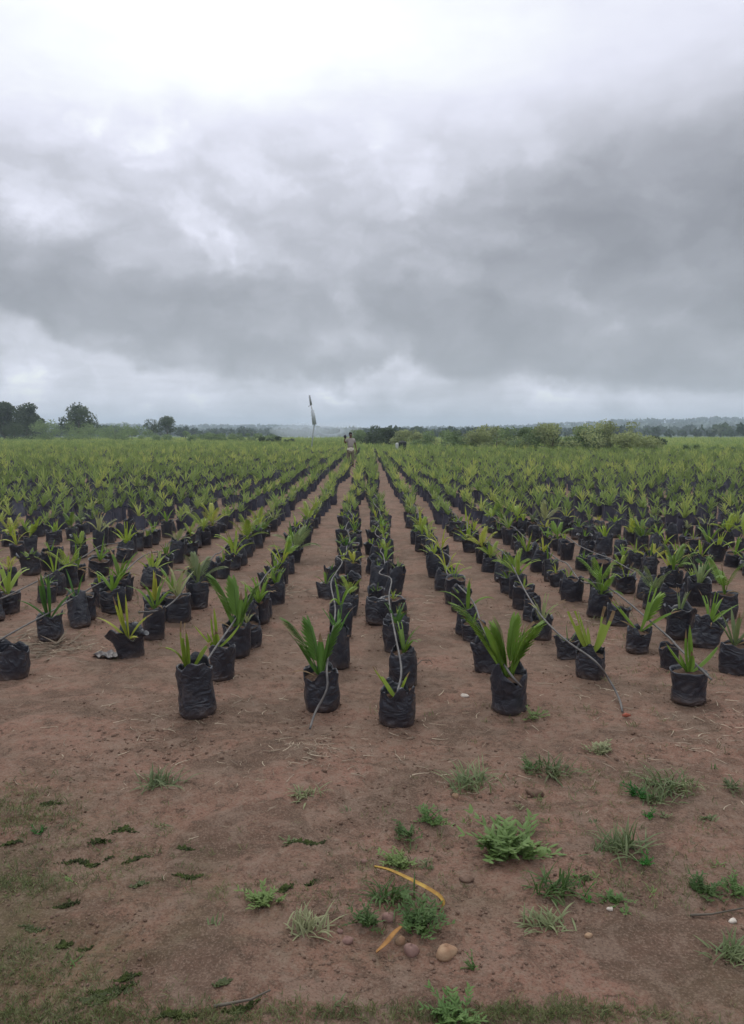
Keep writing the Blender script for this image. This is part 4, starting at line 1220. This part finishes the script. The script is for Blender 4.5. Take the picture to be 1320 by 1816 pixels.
# ------------------------------------------------------------------ trees and shrubs beyond
def leaf_tree_mat(name, c1, c2, c3):
    return leaf_mat(name, c1, c2, c3, .42, True, .6, .8)
TM = {'dark': leaf_tree_mat('tree_dark', (.045, .070, .035), (.070, .100, .046), (.095, .125, .055)),
      'olive': leaf_tree_mat('shrub_olive', (.25, .29, .13), (.33, .37, .17), (.40, .43, .20)),
      'green': leaf_tree_mat('shrub_green', (.15, .22, .095), (.20, .27, .12), (.26, .32, .14)),
      'far': leaf_tree_mat('far_wood', (.030, .055, .036), (.048, .078, .046), (.075, .11, .055))}
def crown_arrays(seed, lobes, n, size, flat=.75):
    """lobes: (cx,cy,cz,r) ; n leaf faces on and inside them"""
    rg_ = np.random.default_rng(seed)
    L = np.array(lobes); w = L[:, 3] ** 2; pick = rg_.choice(len(L), n, p=w / w.sum())
    d = rg_.normal(size=(n, 3)); d /= np.linalg.norm(d, axis=1)[:, None]
    rr = L[pick, 3] * (rg_.random(n) ** .28) * rg_.uniform(.8, 1.12, n)
    c = L[pick, :3] + d * rr[:, None] * np.array([1, 1, flat])
    clump = rg_.normal(size=(len(L) * 14, 3)); clump /= np.linalg.norm(clump, axis=1)[:, None]
    a = rg_.normal(size=(n, 3)); a /= np.linalg.norm(a, axis=1)[:, None]
    b = np.cross(a, rg_.normal(size=(n, 3))); b /= np.linalg.norm(b, axis=1)[:, None]
    s = size * rg_.uniform(.6, 1.4, n)[:, None]
    V = np.stack([c - a * s, c - b * s * .5, c + a * s, c + b * s * .5], 1).reshape(-1, 3)
    F = np.arange(n * 4).reshape(-1, 4)
    tn = np.clip(vnoise(c[:, 0] / 1.1 + seed, c[:, 2] / .8 + c[:, 1], 40) * .35 + .45 + rg_.normal(0, .13, n), 0, 1)
    return V, F, np.repeat(tn, 4)

def tree(name, px, basepx, toppx, wpx, depth, mt, label, cat, trunk=True, seed=0, n=2600, group=None, size=None, lob=9):
    x, y, z0 = at_depth(px, basepx, depth)
    s = depth / F_PX; H = (basepx - toppx) * s * 1.06; Wd = wpx * s * (1.35 if trunk else 1.75)
    rs = random.Random(seed + 77)
    root = empty(name, (x, y, gz(x, y) - .05)); tag(root, label, cat, group)
    z_off = z0 - gz(x, y) 
    H = H + z_off; lobes = []
    th = H * (.16 if trunk else .0)
    for i in range(lob):
        a = rs.uniform(0, 6.28); q = math.sqrt(rs.random())
        r_ = rs.uniform(.10, .24) * min(Wd, (H - th) * 1.7)
        zc = th + (H - th) * rs.uniform(.18, 1) * (1 - .35 * q)
        zc = min(zc, H - r_ * .75); zc = max(zc, r_ * .5)
        lobes.append((math.cos(a) * q * max(.1, Wd / 2 - r_ * .8), math.sin(a) * q * Wd * .4, zc, r_))
    lobes.append((0, 0, H - .22 * min(Wd, H), .25 * min(Wd, H)))
    V, F, tn = crown_arrays(seed, lobes, n, size or max(.10, min(Wd, H) * .030))
    link('crown', np_mesh('crown', V, F, [TM[mt]], None, False, tn), root)
    G = Geo()
    r0 = max(.05, H * .028)
    G.tube([(0, 0, -.2), (rs.uniform(-.1, .1), 0, th * .6), (rs.uniform(-.2, .2), 0, H * .6)], [r0, r0 * .8, r0 * .35], 8)
    for lb in lobes[:5 if trunk else 3]:
        G.tube([(0, 0, max(.05, th * .7)), (lb[0] * .5, lb[1] * .5, (th + lb[2]) * .5), (lb[0], lb[1], lb[2])], [r0 * .55, r0 * .35, r0 * .12], 6)
    link('trunk' if trunk else 'stems', G.mesh('trunk', [M['bark']]), root)
    return root
tree('broadleaf_tree', 8, 772, 713, 62, 150, 'dark', 'dark tree cut off by the left edge, tallest of its clump', 'tree', seed=1, n=4200, lob=13)
tree('broadleaf_tree', 48, 772, 716, 62, 148, 'dark', 'dark tree second from the left edge, joined to the edge tree', 'tree', seed=2, n=4200, lob=13)
tree('broadleaf_tree', 139, 772, 718, 62, 150, 'dark', 'lone open crowned dark tree right of the left edge clump', 'tree', seed=3, n=3200, lob=14)
tree('broadleaf_tree', 297, 774, 739, 56, 170, 'dark', 'rounded dark tree standing alone left of the mast', 'tree', seed=4, n=3200, lob=12)
SG = 'shrubs beyond the nursery'
shr = [(25, 778, 752, 80, 'dark', 'dark shrub under the two left edge trees'), (92, 778, 744, 60, 'green', 'shrub between left edge trees and the open crowned tree'), (160, 780, 750, 90, 'green', 'shrub under the open crowned dark tree'),
       (205, 786, 750, 95, 'green', 'highest green shrub between the open crowned and rounded trees'), (235, 784, 762, 60, 'green', 'low green shrub left of the rounded tree'),
       (330, 786, 764, 70, 'green', 'shrub right of the rounded dark tree'), (370, 788, 768, 50, 'green', 'low shrub left of the smoky patch'), (492, 790, 774, 46, 'dark', 'small dark shrub left of the mast foot'),
       (440, 788, 768, 70, 'green', 'wide low shrub between rounded tree and mast'),
       (665, 792, 755, 36, 'dark', 'dark narrow shrub right of the standing person'), (640, 790, 762, 34, 'green', 'greyish shrub just behind the standing person'), (690, 794, 760, 34, 'dark', 'dark shrub left of the black water tank'),
       (735, 795, 762, 50, 'olive', 'shrub right of the black water tank'), (785, 797, 764, 70, 'green', 'broad shrub, second right of the black tank'), (835, 800, 763, 70, 'green', 'broad shrub, third right of the black tank'),
       (880, 802, 756, 80, 'olive', 'shrub where the right thicket begins'), (930, 803, 758, 80, 'green', 'darker shrub left of the rounded olive shrub'), (982, 804, 751, 80, 'olive', 'rounded olive shrub left of the tallest one'),
       (1030, 804, 757, 70, 'green', 'shrub between the two olive domes'), (1082, 805, 746, 105, 'olive', 'tallest and widest olive shrub of the right thicket'), (1130, 806, 765, 60, 'olive', 'low olive shrub at thicket right end'),
       (1161, 800, 774, 30, 'dark', 'small dark rounded tree right of the tallest olive shrub'), (1235, 808, 788, 80, 'green', 'low green shrub, left of two by the right edge'), (1300, 808, 792, 60, 'green', 'low green shrub at the right edge')]
for i, (px, b, tp, w, mt, lab) in enumerate(shr):
    dep = 1365 * 1.6 / max(14, (b - HORIZON)) if b > 784 else 135
    tree('shrub', px, b, tp, w, min(dep, 135), mt, lab, 'shrub', False, 20 + i, 3200, SG, lob=16)

# scrub: a low ragged belt that closes the field, one mass
def tuft_t(seed, n=12, sp=.5):
    G = Geo(); rs = random.Random(seed)
    for i in range(n): lance_lo(G, (rs.gauss(0, sp), rs.gauss(0, sp), rs.uniform(0, .1)), rs.uniform(.3, .8), .12, rs.uniform(0, 1.0), rs.uniform(0, 1), rs.uniform(0, 6.28), 2)
    v_, f_, m_, t_ = G.arrays(); return v_, f_, m_ * 0, t_
pl = []
for _ in range(26000):
    y = 38 + 150 * random.random() ** 1.3; x = random.uniform(-.68, .68) * y
    lim = 62 if x > 2 else 112
    if x <= 2 and y < lim - 25: continue
    if x > 2 and y < 48 + 14 * random.random(): continue
    pl.append((x, y))
pl = np.array(pl); dd_ = np.hypot(pl[:, 0], pl[:, 1])
sc = rng.uniform(.35, .8, len(pl)) * np.clip(dd_ / 75, .55, 1.9)
tn = np.clip(.62 + .25 * vnoise(pl[:, 0] / 9, pl[:, 1] / 12, 51) + rng.normal(0, .13, len(pl)), 0, 1)
r = scatter([tuft_t(s) for s in range(8)], np.c_[pl, hz(pl[:, 0], pl[:, 1]) - .05], sc, tn)
tag(link('field_grass', np_mesh('field_grass', r[0], r[1], [M['fieldleaf']], None, False, r[3])), 'green grass and undergrowth beyond the nursery rows', 'grass', kind='stuff')

# far woods on flat land and on the low hills: one mass
V_, T_, cnt = [], [], 0
pr = np.random.default_rng(5)
belts = [(260, 420, 520, 3.6, 'a'), (480, 850, 900, 4.8, 'b'), (950, 2500, 5200, 5.5, 'c')]
for (d0, d1, nn, hh, _) in belts:
    for i in range(nn):
        d = math.sqrt(pr.uniform(d0 ** 2, d1 ** 2)); a = pr.uniform(-.55, .55)
        x, y = d * math.sin(a), d * math.cos(a)
        if d < 450 and (a < -.10 or a > .24) and pr.random() < .6: continue
        h = hh * pr.uniform(.6, 1.15) * (1.0 + .25 * (abs(a) > .3)); w = h * pr.uniform(.7, 1.1)
        k = 26 if d < 900 else 14
        c = pr.normal(size=(k, 3)); c /= np.linalg.norm(c, axis=1)[:, None]; c *= pr.random(k)[:, None] ** .3
        c = c * [w * .6, w * .6, h * .42] + [x, y, gz(x, y) + h * .58]
        n1_ = pr.normal(size=(k, 3)); n1_ /= np.linalg.norm(n1_, axis=1)[:, None]
        n2_ = np.cross(n1_, pr.normal(size=(k, 3))); n2_ /= np.linalg.norm(n2_, axis=1)[:, None]
        s = h * .30
        V_.append(np.stack([c - n1_ * s, c - n2_ * s * .7, c + n1_ * s, c + n2_ * s * .7], 1).reshape(-1, 3))
        T_.append(np.full(k * 4, pr.beta(2, 3)))
V_ = np.concatenate(V_); T_ = np.concatenate(T_)
tag(link('far_woods', np_mesh('far_woods', V_, np.arange(len(V_)).reshape(-1, 4), [TM['far']], None, False, T_)), 'blue green wooded skyline behind the field', 'woods', kind='stuff')

# ------------------------------------------------------------------ mast, tank
MD = 66.0
x, y, z = at_depth(552, 803, MD); s = MD / F_PX
root = empty('mast', (x, y, 0)); tag(root, 'slim slightly leaning mast with pale middle and dark tip above the skyline', 'mast')
def mp(px, py): a = at_depth(px, py, MD); return (a[0] - x, 0, a[2])
G = Geo(); G.tube([mp(552, 806), mp(555, 770), mp(558, 752)], .05, 8); link('lower_pole', G.mesh('pole', [simple_mat('mast_grey', (.34, .36, .38), (.42, .44, .46), .6)]), root)
G = Geo(); G.tube([mp(558, 753), mp(556, 738), mp(554, 727)], [.19, .16, .12], 10)
for q in range(5): G.tube([tuple(Vector(mp(558, 753)).lerp(Vector(mp(554, 727)), q / 5) + Vector((-.2, 0, 0))), tuple(Vector(mp(558, 753)).lerp(Vector(mp(554, 727)), (q + .8) / 5) + Vector((.2, 0, 0)))], .015, 5)
link('shaft', G.mesh('shaft', [simple_mat('mast_steel', (.42, .46, .50), (.55, .58, .62), .5)]), root)
G = Geo(); G.tube([mp(554, 727), mp(552, 718)], [.05, .045], 8); link('pale_section', G.mesh('pale', [simple_mat('mast_white', (.7, .7, .72), (.8, .8, .82), .6)]), root)
G = Geo(); G.tube([mp(552, 718), mp(549, 701)], [.10, .07], 8); G.tube([mp(552, 718), mp(547, 721)], .03, 6); link('tip', G.mesh('tip', [simple_mat('mast_dark', (.30, .32, .35), (.40, .42, .45), .6)]), root)

TD = 62.0
x, y, z = at_depth(714, 800, TD)
root = empty('water_tank', (x, y, 0)); tag(root, 'square black water tank standing far off right of the person', 'water tank')
G = Geo(); seg = 20
pr_ = [(.0, .30), (.26, .30), (.30, .33), (.30, .48), (.285, .50), (.30, .52), (.30, .68), (.285, .70), (.30, .72), (.30, .90), (.27, .96), (.10, 1.0), (.09, 1.05), (.0, 1.05)]
vs = []; fs = []
for (r_, zz) in pr_:
    for k in range(seg):
        a = 2 * math.pi * k / seg; e = (abs(math.cos(a)) ** 6 + abs(math.sin(a)) ** 6) ** (-1 / 6)
        vs.append((max(r_, .001) * e * math.cos(a) * 1.05, max(r_, .001) * e * math.sin(a) * 1.05, zz))
for i in range(len(pr_) - 1):
    for k in range(seg): fs.append([i * seg + k, i * seg + (k + 1) % seg, (i + 1) * seg + (k + 1) % seg, (i + 1) * seg + k])
G.add(vs, fs); b = link('tank_body', G.mesh('tank', [simple_mat('tank_black', (.012, .014, .015), (.025, .028, .028), .5)]), root)
for dx in (-.22, .22):
    for dy in (-.22, .22):
        G = Geo(); G.box((dx, dy, .13), (.06, .06, .30)); link('leg', G.mesh('leg', [M['bark']]), root)
G = Geo(); G.box((0, 0, .285), (.58, .58, .03)); link('platform', G.mesh('platform', [M['bark']]), root)
G = Geo(); x2 = at_depth(704, 800, TD)[0]
vs = []; fs = []; pr_ = [(.0, 0), (.12, 0), (.13, .03), (.13, .40), (.125, .42), (.13, .44), (.13, .78), (.10, .84), (.04, .86), (.04, .90), (0, .90)]
for (r_, zz) in pr_:
    for k in range(12): a = k * math.pi / 6; vs.append((max(r_, .001) * math.cos(a), max(r_, .001) * math.sin(a), zz))
for i in range(len(pr_) - 1):
    for k in range(12): fs.append([i * 12 + k, i * 12 + (k + 1) % 12, (i + 1) * 12 + (k + 1) % 12, (i + 1) * 12 + k])
G.add(vs, fs); o = link('drum', G.mesh('drum', [simple_mat('drum_pale', (.42, .43, .42), (.52, .53, .52), .6)])); o.location = (x2, TD - .3, 0)
tag(o, 'pale upright drum beside the black water tank', 'drum')

# thin bluish smoke drifting low in front of the far woods
G = Geo()
def ell(G, c, r3, seg=20, rg=12):
    vs = []; fs = []
    for i in range(rg + 1):
        th = math.pi * i / rg
        for k in range(seg): a = 2 * math.pi * k / seg; vs.append((c[0] + r3[0] * math.sin(th) * math.cos(a), c[1] + r3[1] * math.sin(th) * math.sin(a), c[2] + r3[2] * math.cos(th)))
    for i in range(rg):
        for k in range(seg): fs.append([i * seg + k, (i + 1) * seg + k, (i + 1) * seg + (k + 1) % seg, i * seg + (k + 1) % seg])
    G.add(vs, fs)
a = at_depth(545, 778, 190); ell(G, (a[0], 190, 2.3), (9.5, 8, 2.0))
a = at_depth(600, 776, 182); ell(G, (a[0], 200, 2.6), (6, 6, 2.2))
m, t = mat('smoke_air'); pv = t.n('ShaderNodeVolumePrincipled'); pv.inputs['Color'].default_value = (.8, .86, 1.0, 1); pv.inputs['Density'].default_value = .06
oo = t.n('ShaderNodeOutputMaterial'); t.link(pv.outputs[0], oo.inputs['Volume'])
tag(link('smoke', G.mesh('smoke', [m])), 'thin bluish smoke drifting low in front of the far woods', 'smoke', kind='stuff')

# ------------------------------------------------------------------ the person
def skin_body(name, chain_verts, edges, radii, m, parent, rootv=0, sub=2):
    me = bpy.data.meshes.new(name); me.from_pydata(chain_verts, edges, [])
    o = bpy.data.objects.new(name, me); COL.objects.link(o); o.parent = parent
    md = o.modifiers.new('skin', 'SKIN'); md.use_smooth_shade = True
    for i, r_ in enumerate(radii):
        rr = r_ if isinstance(r_, tuple) else (r_, r_)
        me.skin_vertices[0].data[i].radius = rr
        me.skin_vertices[0].data[i].use_root = (i == rootv)
    sb = o.modifiers.new('sub', 'SUBSURF'); sb.levels = sub; sb.render_levels = sub
    me.materials.append(m)
    return o
PD = 37.0
x, y, z = at_depth(622, 830, PD)
px0 = ground_at(622, 829)
root = empty('person', (px0[0], px0[1], gz(*px0)), 0); root.scale = (.97, .97, .97); root.rotation_euler = (0, 0, .25)
tag(root, 'person standing in the row far off in pinkish top and pale wrap', 'person')
skinm = simple_mat('skin', (.11, .060, .040), (.15, .085, .055), .55, 6)
V = []; E = []; Rr = []
def sv(p, r_, frm=None):
    V.append(p); Rr.append(r_); i = len(V) - 1
    if frm is not None: E.append((frm, i))
    return i
pel = sv((0, 0, .92), (.14, .10)); wa = sv((0, 0, 1.08), (.125, .09), pel); ch = sv((0, 0, 1.27), (.155, .10), wa); ne = sv((0, .0, 1.42), .055, ch); n2 = sv((0, -.01, 1.49), .052, ne)
hd = sv((0, -.02, 1.57), (.078, .09), n2); h2 = sv((0, -.015, 1.65), (.068, .08), hd)
for s in (-1, 1):
    sh = sv((s * .17, 0, 1.37), .052, ch)
    if s < 0: pts = [(-.26, -.02, 1.17), (-.33, -.10, 1.30), (-.30, -.14, 1.42)]
    else: pts = [(.25, .02, 1.10), (.27, -.08, .90), (.27, -.11, .82)]
    e = sv(pts[0], .040, sh); w_ = sv(pts[1], .027, e); hnd = sv(pts[2], (.034, .018), w_)
    dv = (Vector(pts[2]) - Vector(pts[1])).normalized()
    for q in range(4):
        o_ = Vector(((q - 1.5) * .017, 0, 0)); a_ = Vector(pts[2]) + dv * .03 + o_
        f1 = sv(tuple(a_), .009, hnd); f2 = sv(tuple(a_ + dv * (.034 + .005 * (q in (1, 2)))), .0085, f1); sv(tuple(a_ + dv * .058 + Vector((0, -.014, 0))), .007, f2)
    t1 = sv(tuple(Vector(pts[2]) + Vector((-s * .035, -.01, 0)) + dv * .005), .0095, hnd); sv(tuple(Vector(pts[2]) + Vector((-s * .05, -.02, 0)) + dv * .035), .008, t1)
    hp = sv((s * .09, 0, .85), .082, pel); kn = sv((s * .11, -.04 * s, .48), .056, hp); an = sv((s * .12, .02 * s, .09), .037, kn); sv((s * .125, -.10 + .02 * s, .035), (.042, .03), an)
skin_body('body', V, E, Rr, skinm, root)
# face and hair
G = Geo()
def ball(G, c, r3, seg=14, rg=8, m=0):
    vs = []; fs = []
    for i in range(rg + 1):
        th = math.pi * i / rg
        for k in range(seg): a = 2 * math.pi * k / seg; vs.append((c[0] + r3[0] * math.sin(th) * math.cos(a), c[1] + r3[1] * math.sin(th) * math.sin(a), c[2] + r3[2] * math.cos(th)))
    for i in range(rg):
        for k in range(seg): fs.append([i * seg + k, (i + 1) * seg + k, (i + 1) * seg + (k + 1) % seg, i * seg + (k + 1) % seg])
    G.add(vs, fs, m)
for s in (-1, 1): ball(G, (s * .030, -.100, 1.605), (.012, .008, .008))
link('eyes', G.mesh('eyes', [simple_mat('eye', (.03, .025, .02), (.5, .5, .5), .3)]), root)
G = Geo(); ball(G, (0, -.113, 1.58), (.012, .016, .022)); ball(G, (0, -.102, 1.545), (.026, .010, .008))
for s in (-1, 1): ball(G, (s * .080, -.01, 1.585), (.010, .018, .028))
link('face', G.mesh('face', [skinm]), root)
G = Geo(); ball(G, (0, .01, 1.645), (.088, .098, .075)); link('hair', G.mesh('hair', [simple_mat('hair', (.012, .010, .009), (.02, .017, .015), .8)]), root)
skin_body('top', [(0, 0, .95), (0, 0, 1.10), (0, 0, 1.28), (0, 0, 1.40), (-.17, 0, 1.37), (-.235, -.01, 1.23), (.17, 0, 1.37), (.225, .01, 1.20)], [(0, 1), (1, 2), (2, 3), (2, 4), (4, 5), (2, 6), (6, 7)],
          [(.17, .125), (.15, .115), (.175, .125), (.085, .08), .070, .058, .070, .058], simple_mat('pink_cloth', (.33, .30, .285), (.40, .36, .34), .9, 10), root, 0)
skin_body('wrap', [(0, 0, 1.02), (0, 0, .86), (0, 0, .70)], [(0, 1), (1, 2)], [(.165, .125), (.20, .15), (.215, .165)], simple_mat('pale_cloth', (.50, .46, .38), (.60, .55, .46), .9, 10), root, 0)
skin_body('trousers', [(0, 0, .84), (-.09, 0, .78), (-.11, .04, .48), (-.12, -.02, .14), (.09, 0, .78), (.11, -.04, .48), (.12, .02, .14)], [(0, 1), (1, 2), (2, 3), (0, 4), (4, 5), (5, 6)],
          [(.15, .12), .105, .080, .062, .105, .080, .062], simple_mat('khaki_cloth', (.16, .14, .10), (.22, .19, .13), .9, 10), root, 0)
G = Geo(); ball(G, (-.30, -.16, 1.46), (.075, .07, .07)); ball(G, (-.29, -.15, 1.52), (.02, .02, .04))
o = link('bundle', G.mesh('bundle', [simple_mat('bundle_dark', (.02, .02, .03), (.04, .04, .05), .7)])); o.location = root.location; o.rotation_euler = root.rotation_euler
tag(o, "small dark bundle held at the person's shoulder", 'bundle')

# ------------------------------------------------------------------ haze (air), last
HZ = (-4600, 4600)
G = Geo(); G.box((0, 0, 0), (6600, 6600, 1)); me = G.mesh('haze', [], False)
o = link('haze', me); 
for v_ in me.vertices: v_.co.z = 60.0 if v_.co.z > 0 else -4.0
m, t = mat('haze_air')
pv = t.n('ShaderNodeVolumePrincipled'); pv.inputs['Color'].default_value = (.72, .84, 1.0, 1); pv.inputs['Density'].default_value = .0006; pv.inputs['Anisotropy'].default_value = .2
oo = t.n('ShaderNodeOutputMaterial'); t.link(pv.outputs[0], oo.inputs['Volume'])
me.materials.append(m); tag(o, 'thin pale haze over the fields', 'haze', kind='stuff')
print('individual bags', COUNT[0], 'rest', len(rest))
